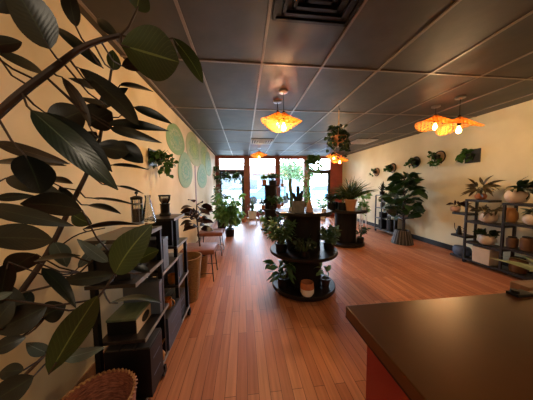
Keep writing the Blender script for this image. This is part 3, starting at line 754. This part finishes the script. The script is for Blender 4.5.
# green topped wooden crate with hole
t = thing('wooden_crate', 'small wooden crate with green lid and oval handle hole on the left shelves', 'crate', (-.77, 1.375, .46))
MB().box((-.085, -.10, 0), (.085, .10, .085), bevel=.003).done('crate_body', M_blk, t, smooth=False)
MB().box((-.088, -.103, .085), (.088, .103, .10), bevel=.003).done('lid', mat('green_painted_wood', '#3d4a36', .45, c2='#556049', scale=6, stretch=(6, 1, 1)), t, smooth=False)
MB().box((.086, -.10, 0), (.09, .10, .085)).done('end_panel', mat('cream_panel', '#b8a488', .6), t, smooth=False)
m = MB(); m.lathe([(0, 0), (.03, 0), (.03, .003), (0, .003)], seg=24, sx=1.6)
e = m.done('handle_hole', mat('dark_hole', '#140d08', .8), t); e.rotation_euler = (PI/2, 0, PI/2); e.location = (.0895, .01, .045)
carton('slim sheen-tinted black box standing upright on the middle left shelf', -.80, 1.56, .74, -.615, 1.66, .98, cb_sheen)
carton('tall sheen-tinted black box standing at the end of the near lower left shelf', -.86, 1.46, .46, -.615, 1.54, .70, cb_sheen)
carton('black box standing under the far top board', -.85, 1.88, .84, -.66, 2.08, 1.07, cb)
carton('sheen-tinted black box on the far low board of the left shelves', -.86, 1.98, .48, -.64, 2.10, .70, cb_sheen)
carton('wide black box on the near upper left shelf', -.86, 1.20, .84, -.66, 1.44, 1.02, cb)
carton('black box on the middle left shelf against the wall', -.86, 1.70, .74, -.76, 1.82, .92, cb)
# mugs / copper
def mug(label, loc, m, r=.04, h=.08):
    t = thing('mug', label, 'mug', loc)
    MB().lathe([(0, 0), (r*.8, 0), (r, h*.3), (r*.95, h), (r*.88, h), (r*.9, h*.3), (0, h*.12)], seg=24).done('cup', m, t)
    MB().tube([(r*.9*math.cos(a0), 0, h*.5+h*.35*math.sin(a0)) if 0 else (r*.9+.025*math.cos(a0), 0, h*.5+.028*math.sin(a0)) for a0 in [(-PI/2+PI*i/8) for i in range(9)]], .005, 6).done('handle', m, t)
cop = mat('brass', '#b0793c', .3, .8)
mug('brass mug lying low in the middle of the left shelves', (-.66, 1.70, .36), cop)
mug('brass mug at the far end of the low left shelf', (-.68, 1.90, .48), cop)
mug('small golden cup under the far top shelf board', (-.72, 1.70, .74), cop, .035, .06)
t = thing('hourglass_brewer', 'copper hourglass coffee brewer on the bottom left shelf', 'coffee maker', (-.65, 1.48, .10))
MB().lathe([(0, 0), (.04, 0), (.045, .03), (.014, .08), (.045, .14), (.042, .14), (.012, .082)], seg=20).done('body', cop, t)

# glass coffee brewers on top
gls = glass_mat('clear_glass', (.93, .95, .95, 1), .05)
def press(label, loc, r, h, m_top):
    t = thing('french_press', label, 'coffee maker', loc)
    MB().lathe([(0, .004), (r, .004), (r, h), (r-.003, h), (r-.003, .008), (0, .008)], seg=28).done('glass_beaker', gls, t)
    MB().lathe([(0, .008), (r*.93, .008), (r*.93, h*.62), (0, h*.62)], seg=24).done('coffee', mat('dark_grounds', '#3a2516', .5), t)
    f = MB()
    for k in range(4):
        th = PI/4+PI/2*k; f.tube([(math.cos(th)*(r+.003), math.sin(th)*(r+.003), 0), (math.cos(th)*(r+.003), math.sin(th)*(r+.003), h)], .003, 5)
    f.lathe([(r+.001, 0), (r+.006, 0), (r+.006, .02), (r+.001, .02)], seg=24); f.lathe([(r+.001, h*.8), (r+.005, h*.8), (r+.005, h*.85), (r+.001, h*.85)], seg=24); f.done('frame', M_steel, t)
    MB().lathe([(0, h), (r+.006, h), (r+.006, h+.018), (r*.5, h+.028), (0, h+.028)], seg=24).done('lid', m_top, t)
    MB().lathe([(0, h+.025), (.004, h+.025), (.004, h+.04), (.012, h+.045), (.01, h+.06), (0, h+.062)], seg=12).done('plunger_knob', m_top, t)
p = onz(138, 224, 1.09); press('tall glass french press with black lid on the near top left shelf', p, .035, .19, M_blk)
p = onz(149, 223, 1.09)
t = thing('glass_carafe', 'clear conical glass carafe beside the french press on the left shelves', 'carafe', p)
MB().lathe([(0, .003), (.055, .003), (.05, .03), (.018, .19), (.022, .22), (.019, .22), (.015, .19), (.047, .03), (0, .01)], seg=28).done('glass', gls, t)
p = onz(158, 218.5, 1.10); p = Vector((-.75, 1.99, 1.10))
t = thing('coffee_grinder', 'black coffee grinder with clear hopper on the far top left shelf', 'grinder', p)
MB().lathe([(0, 0), (.05, 0), (.05, .02), (.04, .03), (.04, .10), (.046, .115), (0, .115)], seg=28).done('grinder_body', M_blk, t)
MB().lathe([(.028, .115), (.048, .15), (.05, .185), (.047, .185), (.045, .15), (.026, .117)], seg=28).done('hopper', gls, t)
MB().lathe([(0, .186), (.054, .186), (.054, .198), (0, .20)], seg=28).done('lid', M_blk, t)
MB().lathe([(0, .12), (.026, .12), (.04, .15), (.03, .165), (0, .17)], seg=20).done('coffee_beans', mat('coffee_beans', '#3b2418', .5, c2='#6a4630', scale=60), t)
p = onz(155, 222.5, 1.09)
tag(MB().lathe([(0, 0), (.012, 0), (.014, .02), (.01, .035), (0, .036)], seg=16).done('figurine', M_tan, loc=(-.68, 1.47, 1.09)), 'tiny pale wooden peg on the corner of the near top left shelf', 'ornament')

# woven basket bottom left
p = onz(98, 412, .0)
bx, by = -.735, .985
t = thing('woven_basket', 'red-brown woven round basket on the floor at the bottom left', 'basket', (bx, by, 0))
prof = [(0, 0), (.115, 0), (.14, .10), (.16, .24), (.168, .345), (.157, .345), (.149, .24), (.128, .10), (.10, .02), (0, .02)]
MB().lathe(prof, seg=40).done('basket_body', mat('woven_cane', '#6e3a28', .7, c2='#9a5a40', scale=38, stretch=(1, 1, 3), bump=.9), t)
m = MB()
for k in range(44):
    th = 2*PI*k/44; m.tube([(.157*math.cos(th), .157*math.sin(th), .342), (.163*math.cos(th+.07), .163*math.sin(th+.07), .352), (.170*math.cos(th+.14), .170*math.sin(th+.14), .342)], .0055, 5)
m.done('braided_rim', mat('cane_rim', '#b08050', .6, c2='#8a5a36', scale=30), t)

# ------------------------------------------------------------------ fig tree with striped pot, grey shelf plants
def rubber_tree(t, H0, H1, R, n, L, Wd, m, seed_):
    seed(seed_); st = MB(); f = MB()
    st.tube([(0, 0, H0), (.02, 0, (H0+H1)/2), (0, .02, H1)], .018, 8, r2=.008)
    for k in range(n):
        u = k/n; z = H0+.25*(H1-H0)+(H1-H0)*.78*u; th = k*2.399; rr = R*(.25+.75*math.sin(PI*min(1, u*.8+.15)))*rnd(.5, 1)
        b = Vector((math.cos(th)*rr*.55, math.sin(th)*rr*.55, z)); c = Vector((0, 0, z-.08))
        st.tube([c, b], .005, 4, r2=.003, cap=False)
        d = Vector((math.cos(th+rnd(-.5, .5)), math.sin(th+rnd(-.5, .5)), rnd(-.35, .7))).normalized()
        f.leaf(b, b+d*L*rnd(.7, 1.1), Wd*rnd(.8, 1.1), shape='egg', curl=rnd(.05, .25))
    f.done('foliage', m, t); st.done('trunk', M_stem, t)
p = onz(402, 243, 0)
t = thing('potted_fig_tree', 'tall broad-leaved fig tree in a striped tapered pot against the right wall', 'plant', p)
m = MB().lathe([(0, 0), (.225, 0), (.14, .31), (.12, .31), (.12, .27), (0, .27)], seg=28); m.done('pot', mat('dark_striped_pot', '#241d1a', .6), t)
m = MB()
for k in range(20):
    th = 2*PI*k/20; a = .226; b = .142; w_ = .014
    vs = [Vector((r*math.cos(th+s*w_/r*.5), r*math.sin(th+s*w_/r*.5), z)) for r, z, s in ((a, .002, -1), (a, .002, 1), (b, .308, 1), (b, .308, -1))]
    q4 = [m.bm.verts.new(v) for v in vs]; q5 = [m.bm.verts.new(v*1.0+Vector((math.cos(th), math.sin(th), 0))*.006) for v in vs]
    m.bm.faces.new(q5); [m.bm.faces.new((q4[i], q4[(i+1) % 4], q5[(i+1) % 4], q5[i])) for i in range(4)]
m.done('pot_stripes', mat('pale_pot_stripe', '#5c544e', .6), t, smooth=False)
MB().lathe([(0, .275), (.12, .275)], seg=16).done('soil', M_soil, t)
rubber_tree(t, .27, 1.56, .46, 88, .30, .19, leafmat('fig_leaf', '#162a12', '#2c4a20', trans=.2), 30)
# plants of grey shelf
seed(31)
XM = (XG1+XG2)/2
gp = [((g0+g1)/2+.05, 1.08, 'snake_plant', 'dark upright snake plant on the top left of the grey shelf unit', 'spike', M_blk, .07, .1), ((g2+g3)/2, 1.12, 'potted_plant', 'white vase of drooping burgundy leaves on top of the grey shelf unit', 'red', M_white, .075, .22),
      (g1-.1, .92, 'potted_plant', 'small round-leaved plant on the middle board of the grey shelf unit', 'bush', M_white, .06, .1), (g0-.12, .72, 'potted_plant', 'dark leafy plant in a grey pot on the left of the grey shelf unit', 'bush', M_greypot, .07, .12),
      (g3+.12, .92, 'potted_plant', 'leafy plant in a black pot at the right of the grey shelf unit', 'bush', M_blk, .07, .1), (g3-.13, .55, 'potted_plant', 'broad-leaved plant in a cream bowl on the right end of the grey shelf unit', 'bush', M_bowl, .11, .15),
      (g0-.15, .1, 'planter', 'tall black square planter at the bottom left of the grey shelf unit', 'none', M_blk, .09, .26), (g2, .1, 'planter', 'tall black square planter at the bottom right of the grey shelf unit', 'none', M_blk, .09, .3),
      (g0-.15, .42, 'planter', 'squat dark pot on the low left board of the grey shelf unit', 'none', M_blk, .08, .16)]
for y, z, nm, lab, kd, pm, r, h in gp:
    fol = {'spike': lambda: [(fol_spike(26, .12, .38, h, .045, curl=.03), G_dark)], 'red': lambda: [(fol_bush(34, .22, .28, h, .17, .07, drop=.6), G_red)],
           'bush': lambda: [(fol_bush(70, .16, .22, h, .09, .045), G_mid)], 'none': lambda: []}[kd]()
    plant(nm, lab, (XM, y, z), ('square' if kd == 'none' else 'bowl' if pm is M_bowl else 'round', r, h, pm), fol, cat='planter' if kd == 'none' else 'plant')
seed(32)
p = onz(367, 233, 0)
t = thing('plant_stand', 'white plant stand on thin legs near the rear right corner', 'stand', onz(361, 227.5, 0))
m = MB()
for dx in (-.1, .1):
    for dy in (-.1, .1): m.box((dx-.012, dy-.012, 0), (dx+.012, dy+.012, .62))
m.done('leg_frame', M_white, t, smooth=False); MB().box((-.13, -.13, .62), (.13, .13, .65)).done('top', M_white, t, smooth=False)
plant('potted_plant', 'light green wide-leaved plant in a white bowl on the white corner stand', t.location+Vector((0, 0, .65)), ('bowl', .12, .13, M_white), [(fol_bush(34, .3, .34, .12, .2, .10), G_lt)])
p = ony(361, 222, 7.9)
t = thing('arched_rack', 'tall arched brown cane rack standing in the rear right corner', 'rack', (p.x-.05, 7.75, 0))
m = MB(); W2 = .2; ht = 1.75
for dy in (-.12, .12):
    m.tube([(-W2, dy, 0), (-W2, dy, ht-.2)]+[(-W2*math.cos(a_), dy, ht-.2+W2*math.sin(a_)) for a_ in [PI*i/10 for i in range(1, 10)]]+[(W2, dy, ht-.2), (W2, dy, 0)], .016, 8)
m.done('frame', mat('cane_frame', '#8c5a34', .5), t)
for z in (.45, .85, 1.25): MB().box((-W2, -.13, z), (W2, .13, z+.02)).done('shelf', mat('cane_shelf', '#7a5232', .6), t, smooth=False)
seed(33)
plant('potted_plant', 'small plant in a clay pot on the upper shelf of the arched rack', t.location+Vector((0, 0, 1.27)), ('cone', .06, .09, M_terra), [(fol_bush(50, .12, .16, .09, .08, .04), G_mid)])

# ------------------------------------------------------------------ pots on the near right unit
XN = (XR1+XR2)/2
def yat(px, x=XN): return ypost(px, x)
seed(34)
plant('potted_succulent', 'dark-leaved succulent in a small pink pot on the top left ledge of the brown shelf', (XN-.04, yat(456), .86), ('bowl', .075, .10, mat('pink_pot', '#b08a78', .5)), [(fol_bush(26, .13, .07, .1, .12, .045), G_red)])
t = thing('watering_can', 'small black slender watering can on the second left ledge of the brown shelf', 'watering can', (XN-.03, yat(460.5), .46))
MB().lathe([(0, 0), (.045, 0), (.03, .10), (.018, .13), (.022, .15), (0, .15)], seg=20).done('can_body', M_blk, t)
MB().tube([(.0, .035, .03), (0, .08, .10), (0, .085, .19)], .006, 6).done('spout', M_blk, t)
MB().tube([(0, -.025, .13), (0, -.07, .12), (0, -.07, .06), (0, -.038, .04)], .005, 6).done('handle', M_blk, t)
t = thing('pouch', 'rounded slate-blue pouch on the bottom left of the brown shelf', 'pouch', (XN, yat(463), .09))
MB().lathe([(0, 0), (.10, 0), (.12, .03), (.12, .12), (.10, .15), (0, .155)], seg=28, sx=.85, sy=1.15).done('pouch_body', mat('slate_blue_fabric', '#3a4254', .7, c2='#474f62', scale=12), t)
plant('potted_plant', 'brown-green strappy plant in a clay bowl on top of the brown shelf at the left', (XN, yat(478.5), 1.11), ('bowl', .075, .10, M_terra), [(fol_bush(48, .22, .16, .1, .22, .05, drop=.6), G_brown)])
plant('potted_plant', 'straggly twiggy plant in a round cream bowl on the second board of the brown shelf', (XN-.03, yat(489.5), .745), ('bowl', .108, .16, M_bowl), [(fol_bush(44, .20, .16, .14, .13, .05, drop=.4), leafmat('dull_twig_leaf', '#3a3220', '#6b5a3c'))])
plant('potted_plant', 'dark succulent in a round cream bowl on the third board of the brown shelf', (XN-.03, yat(489.5), .385), ('bowl', .108, .16, M_bowl), [(fol_bush(60, .16, .10, .14, .10, .06), G_dark)])
y_ = yat(489.5)
tag(MB().lathe(pot_profile(.115, .12, .25), seg=32, sq=1).done('cube_planter', M_bowl, loc=(XN-.02, y_, .09)), 'large plain cream cube planter on the bottom board of the brown shelf', 'planter')
plant('potted_plant', 'dark long-leaved plant in a big cream bowl, top right of the brown shelf', (XN-.05, yat(514, XN-.05), 1.09), ('bowl', .118, .18, M_bowl), [(fol_bush(40, .26, .12, .15, .24, .06, drop=.3), G_dark)])
plant('potted_plant', 'cream bowl of grey leaves on the brown shelf at the right frame edge', (XN-.02, yat(534), .80), ('bowl', .10, .15, M_bowl), [(fol_bush(30, .14, .08, .13, .1, .04), G_grey)])
tag(MB().lathe([(0, 0), (.05, 0), (.075, .06), (.07, .14), (.04, .19), (.045, .21), (.036, .21), (.03, .18), (0, .17)], seg=28).done('vase', mat('tan_ceramic', '#a8743f', .5), loc=(XN+.02, yat(510, XN+.02), .80)), 'tan rounded vase behind the post below the big top bowl', 'vase')
for px, z, lab, h, r in ((512, .43, 'short brown jar on the low board of the brown shelf, left of two', .16, .06), (527, .43, 'short brown jar on the low board of the brown shelf, right of two', .2, .065), (520, .09, 'brown crock at the bottom of the brown shelf behind the pale leaf', .22, .09)):
    t = thing('jar', lab, 'jar', (XN+.02, yat(px), z)); MB().lathe([(0, 0), (r*.9, 0), (r, h*.2), (r, h*.8), (r*.7, h*.9), (0, h*.9)], seg=24).done('jar_body', mat('brown_stoneware', '#5a3a22', .5, c2='#6e4a2e', scale=10), t)
    MB().lathe([(0, h*.9), (r*.75, h*.9), (r*.75, h*.97), (.01, h), (0, h)], seg=24).done('lid', M_wood, t)
# strappy floor plant at right frame edge
seed(35)
q = onz(548, 292, 0)
t = thing('floor_plant', 'pale long-leaved plant on the floor at the right edge before the brown shelf', 'plant', (q.x, q.y, 0))
add_pot(t, 'round', .13, .2, M_blk)
f = MB()
for k in range(13):
    th = k*2*PI/13; d = Vector((math.cos(th), math.sin(th), rnd(.15, .8))).normalized(); b = Vector((0, 0, .18)); f.leaf(b, b+d*rnd(.38, .52), .06, shape='blade', bow=.15, curl=.25)
f.done('foliage', leafmat('pale_strap_leaf', '#8a9468', '#b4bb8c', trans=.2), t)

# ------------------------------------------------------------------ counter
CT = .90
ca = onz(345.5, 305.5, CT); 
t = thing('counter', 'long brown-topped service counter with a red front in the lower right', 'counter', (ca.x, ca.y, 0))
ct = mat('counter_top', '#321709', .31, c2='#48260f', scale=3.5, detail=9, bump=.04, spec=.8)
ct.node_tree.nodes['Principled BSDF'].inputs['Specular Tint'].default_value = (1, .58, .22, 1)
MB().box((0, -3.0, CT-.045), (2.6, 0, CT), bevel=.003).done('countertop', ct, t, smooth=False)
for o in t.children: pass
redm = mat('red_panel', '#7a100e', .4, c2='#8c1814', scale=3)
cx0 = .045
MB().box((cx0, -2.95, 0), (2.5, -.075, CT-.045)).done('cabinet', redm, t, smooth=False)
for o in t.children:
    me = o.data
    for v in me.vertices: v.co.z += 0
MB().box((0, -3.0, CT-.047), (2.6, -.0005, CT-.04)).done('edge_band', M_blk, t, smooth=False)
# pale board and black clip behind the counter
q = onz(515, 289, CT-.03)
tag(MB().box((q.x+.08, q.y, 0), (q.x+.98, q.y+.07, CT-.03), bevel=.003).done('side_cabinet', mat('pale_wood_cabinet', '#6b4a2c', .5, c2='#80593a', scale=6, stretch=(1, 6, 1)), smooth=False), 'tan wooden side table end just beyond the counter at the right edge', 'side table')
q = onz(503, 291, CT)
t = thing('tape_dispenser', 'small black clip stand on the far edge of the counter', 'dispenser', q+Vector((.02, -.035, 0)))
MB().box((-.03, -.02, 0), (.05, .02, .012), bevel=.002).done('base', M_blk, t, smooth=False)
MB().lathe([(0, 0), (.014, 0), (.014, .012), (0, .012)], (-.015, 0, .012), 16).done('knob', M_blk, t)

def veined(name, c, c2, rib, rough, trans):
    m = leafmat(name, c, c2, rough=rough, trans=trans); nt = m.node_tree; L = nt.links.new
    b = nt.nodes['Principled BSDF']; src = b.inputs['Base Color'].links[0].from_socket
    uv = nt.nodes.new('ShaderNodeUVMap'); sp = nt.nodes.new('ShaderNodeSeparateXYZ'); L(uv.outputs[0], sp.inputs[0])
    def mt(op, a, bb=None, cc=None):
        n = nt.nodes.new('ShaderNodeMath'); n.operation = op
        for i, x in enumerate((a, bb, cc)):
            if x is None: continue
            if isinstance(x, (int, float)): n.inputs[i].default_value = x
            else: L(x, n.inputs[i])
        return n.outputs[0]
    au = mt('ABSOLUTE', mt('SUBTRACT', sp.outputs['X'], .5))
    mid = mt('LESS_THAN', au, .022)
    ph = mt('SINE', mt('MULTIPLY', mt('SUBTRACT', sp.outputs['Y'], mt('MULTIPLY', au, .5)), 85))
    lat = mt('MULTIPLY', mt('GREATER_THAN', ph, .9), .16)
    fac = mt('MAXIMUM', mid, lat)
    mx = nt.nodes.new('ShaderNodeMix'); mx.data_type = 'RGBA'; L(fac, mx.inputs[0]); L(src, mx.inputs[6]); mx.inputs[7].default_value = lin(rib)
    L(mx.outputs[2], b.inputs['Base Color'])
    for n in nt.nodes:
        if n.type == 'BSDF_TRANSLUCENT': L(mx.outputs[2], n.inputs[0])
    bp = nt.nodes.new('ShaderNodeBump'); bp.inputs['Strength'].default_value = .05; bp.inputs['Distance'].default_value = .002; L(ph, bp.inputs['Height']); L(bp.outputs[0], b.inputs['Normal'])
    return m
# ------------------------------------------------------------------ the big rubber tree close on the left
RT_backlit = veined('rubber_leaf_backlit', '#070a07', '#0e140c', '#222a1a', .34, .10)  # backlit leaves, their shade put into a near-black colour
RT_ol = veined('rubber_leaf_olive', '#1f280c', '#2e3a14', '#5a6230', .42, .30)  # same leaf, with light passing through it put into the olive
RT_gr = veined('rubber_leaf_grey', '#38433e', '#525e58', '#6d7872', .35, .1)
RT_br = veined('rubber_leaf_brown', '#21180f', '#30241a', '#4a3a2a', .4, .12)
stems = {
 'main': [(-62, 452, .60), (-30, 372, .64), (19, 294, .68), (43, 262, .70), (58, 234, .71), (76, 195, .72), (84, 180, .73), (94, 158, .74), (100, 140, .76), (103, 118, .77), (108, 92, .80), (112, 66, .82)],
 'upper': [(-62, 452, .60), (-62, 260, .50), (-50, 160, .46), (0, 112, .46), (22, 92, .47), (45, 75, .48), (62, 62, .49), (80, 48, .50), (100, 40, .51), (121, 35, .52)],
 'mid': [(19, 294, .68), (30, 291, .62), (52, 286, .60), (75, 278, .60), (90, 262, .62), (108, 250, .66)],
 'low': [(-30, 372, .64), (0, 400, .56), (22, 378, .55), (45, 355, .55), (80, 318, .55), (105, 290, .55), (116, 270, .56)],
 'low2': [(43, 262, .70), (60, 246, .70), (78, 233, .72), (105, 228, .75)],
 'side': [(-30, 372, .64), (5, 340, .60), (30, 335, .57), (45, 318, .56)],
}
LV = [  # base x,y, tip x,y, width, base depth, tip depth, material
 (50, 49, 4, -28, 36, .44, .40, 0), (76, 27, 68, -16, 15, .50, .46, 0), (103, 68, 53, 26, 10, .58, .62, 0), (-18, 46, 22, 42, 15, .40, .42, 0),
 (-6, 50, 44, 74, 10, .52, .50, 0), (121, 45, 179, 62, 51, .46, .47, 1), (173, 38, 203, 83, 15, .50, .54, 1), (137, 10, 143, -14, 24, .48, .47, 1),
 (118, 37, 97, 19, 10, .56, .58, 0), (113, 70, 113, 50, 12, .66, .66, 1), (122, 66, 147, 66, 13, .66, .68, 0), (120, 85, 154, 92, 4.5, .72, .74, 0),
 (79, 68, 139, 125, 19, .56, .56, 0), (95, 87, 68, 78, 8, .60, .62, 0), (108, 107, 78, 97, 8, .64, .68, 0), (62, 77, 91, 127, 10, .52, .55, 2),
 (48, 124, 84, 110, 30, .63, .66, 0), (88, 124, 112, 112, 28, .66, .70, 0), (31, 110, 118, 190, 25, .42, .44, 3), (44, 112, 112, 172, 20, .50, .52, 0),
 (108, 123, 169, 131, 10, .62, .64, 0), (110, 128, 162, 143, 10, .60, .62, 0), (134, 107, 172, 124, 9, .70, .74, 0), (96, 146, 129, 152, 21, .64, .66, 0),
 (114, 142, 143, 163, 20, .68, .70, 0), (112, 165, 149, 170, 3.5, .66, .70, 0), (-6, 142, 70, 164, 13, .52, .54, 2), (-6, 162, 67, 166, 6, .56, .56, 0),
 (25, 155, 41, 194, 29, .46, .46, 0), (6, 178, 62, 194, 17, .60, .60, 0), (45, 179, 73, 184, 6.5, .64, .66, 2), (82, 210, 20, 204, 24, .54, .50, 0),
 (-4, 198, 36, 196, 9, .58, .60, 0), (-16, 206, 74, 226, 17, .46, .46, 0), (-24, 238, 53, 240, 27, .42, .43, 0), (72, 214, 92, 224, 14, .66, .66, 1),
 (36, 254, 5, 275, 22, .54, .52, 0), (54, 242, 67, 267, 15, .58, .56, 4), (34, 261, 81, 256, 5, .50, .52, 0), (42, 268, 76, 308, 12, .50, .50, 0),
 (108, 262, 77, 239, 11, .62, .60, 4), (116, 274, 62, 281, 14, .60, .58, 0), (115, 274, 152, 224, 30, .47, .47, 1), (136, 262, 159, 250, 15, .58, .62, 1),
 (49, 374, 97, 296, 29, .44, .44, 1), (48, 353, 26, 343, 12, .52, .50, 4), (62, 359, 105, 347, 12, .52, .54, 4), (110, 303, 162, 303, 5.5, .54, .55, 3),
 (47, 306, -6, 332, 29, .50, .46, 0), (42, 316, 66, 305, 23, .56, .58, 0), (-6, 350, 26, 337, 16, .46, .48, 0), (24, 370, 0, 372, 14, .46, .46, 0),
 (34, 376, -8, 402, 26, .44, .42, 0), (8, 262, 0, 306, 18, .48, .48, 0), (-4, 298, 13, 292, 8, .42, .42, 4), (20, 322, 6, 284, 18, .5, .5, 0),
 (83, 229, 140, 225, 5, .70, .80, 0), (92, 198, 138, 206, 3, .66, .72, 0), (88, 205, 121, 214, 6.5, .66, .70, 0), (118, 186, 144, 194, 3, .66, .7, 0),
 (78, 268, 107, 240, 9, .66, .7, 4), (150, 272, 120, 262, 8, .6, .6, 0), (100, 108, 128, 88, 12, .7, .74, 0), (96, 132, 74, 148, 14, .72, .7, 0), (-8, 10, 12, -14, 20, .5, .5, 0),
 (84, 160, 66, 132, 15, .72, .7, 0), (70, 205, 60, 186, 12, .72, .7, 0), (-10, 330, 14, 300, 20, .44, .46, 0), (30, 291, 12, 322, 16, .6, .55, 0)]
RTM = [RT_backlit, RT_ol, RT_br, veined('rubber_leaf_lit', '#141c14', '#232e20', '#4a5440', .3, .12), RT_gr]
base_p = at(-62, 452, .60)
rtree = thing('rubber_tree', 'large rubber tree with big dark glossy leaves filling the left foreground', 'plant', (base_p.x, base_p.y, 0))
O = Vector((base_p.x, base_p.y, 0))
allp = []
sm = MB()
for k, P in stems.items():
    Q = [at(*p)-O for p in P]
    # smooth
    R_ = []
    for i in range(len(Q)-1):
        for j in range(3): R_.append(Q[i].lerp(Q[i+1], j/3))
    R_.append(Q[-1]); 
    for _ in range(2): R_ = [R_[0]]+[(R_[i-1]+R_[i]*2+R_[i+1])/4 for i in range(1, len(R_)-1)]+[R_[-1]]
    r0, r1 = {'main': (.011, .004), 'upper': (.011, .0055), 'mid': (.004, .002), 'low': (.006, .0025), 'low2': (.003, .002), 'side': (.004, .002)}[k]
    sm.tube(R_, r0, 8, r2=r1); allp += R_
sm.tube([Vector((0, 0, .26)), Vector((0, 0, .35)), at(-62, 452, .60)-O], .014, 8, r2=.012)
random.seed(77)
groups = {}
for (bx_, by_, tx, ty, wpx, d0, d1, mi) in LV:
    a = at(bx_, by_, d0)-O; b = at(tx, ty, d1)-O; mid = (a+b)/2+O; view = (mid-CAM).normalized(); ax = (b-a).normalized()
    sd = ax.cross(view).normalized(); tw = random.uniform(-.6, .6); 
    wid = wpx*.93/F_*((d0+d1)/2)
    thin = wpx < 8
    if thin: tw = random.choice((-1, 1))*1.15; 
    sd2 = (sd*math.cos(tw)+view*math.sin(tw))
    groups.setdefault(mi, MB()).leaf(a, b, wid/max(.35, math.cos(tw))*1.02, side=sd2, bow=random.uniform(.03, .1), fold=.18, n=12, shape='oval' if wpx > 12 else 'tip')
    near = min(allp, key=lambda q: (q-a).length); L_ = (near-a).length
    if L_ < .22:
        m_ = near.lerp(a, .5)+Vector((0, 0, -.02*min(1, L_*5)))
        sm.tube([near, m_, a, a+(b-a)*.15], .0026, 6, r2=.0015)
sm.done('trunk', M_stem, rtree)
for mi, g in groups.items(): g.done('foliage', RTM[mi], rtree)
MB().lathe(pot_profile(.11, .14, .30), seg=28).done('pot', M_blk, rtree)
MB().lathe([(0, .26), (.12, .26)], seg=16).done('soil', M_soil, rtree)
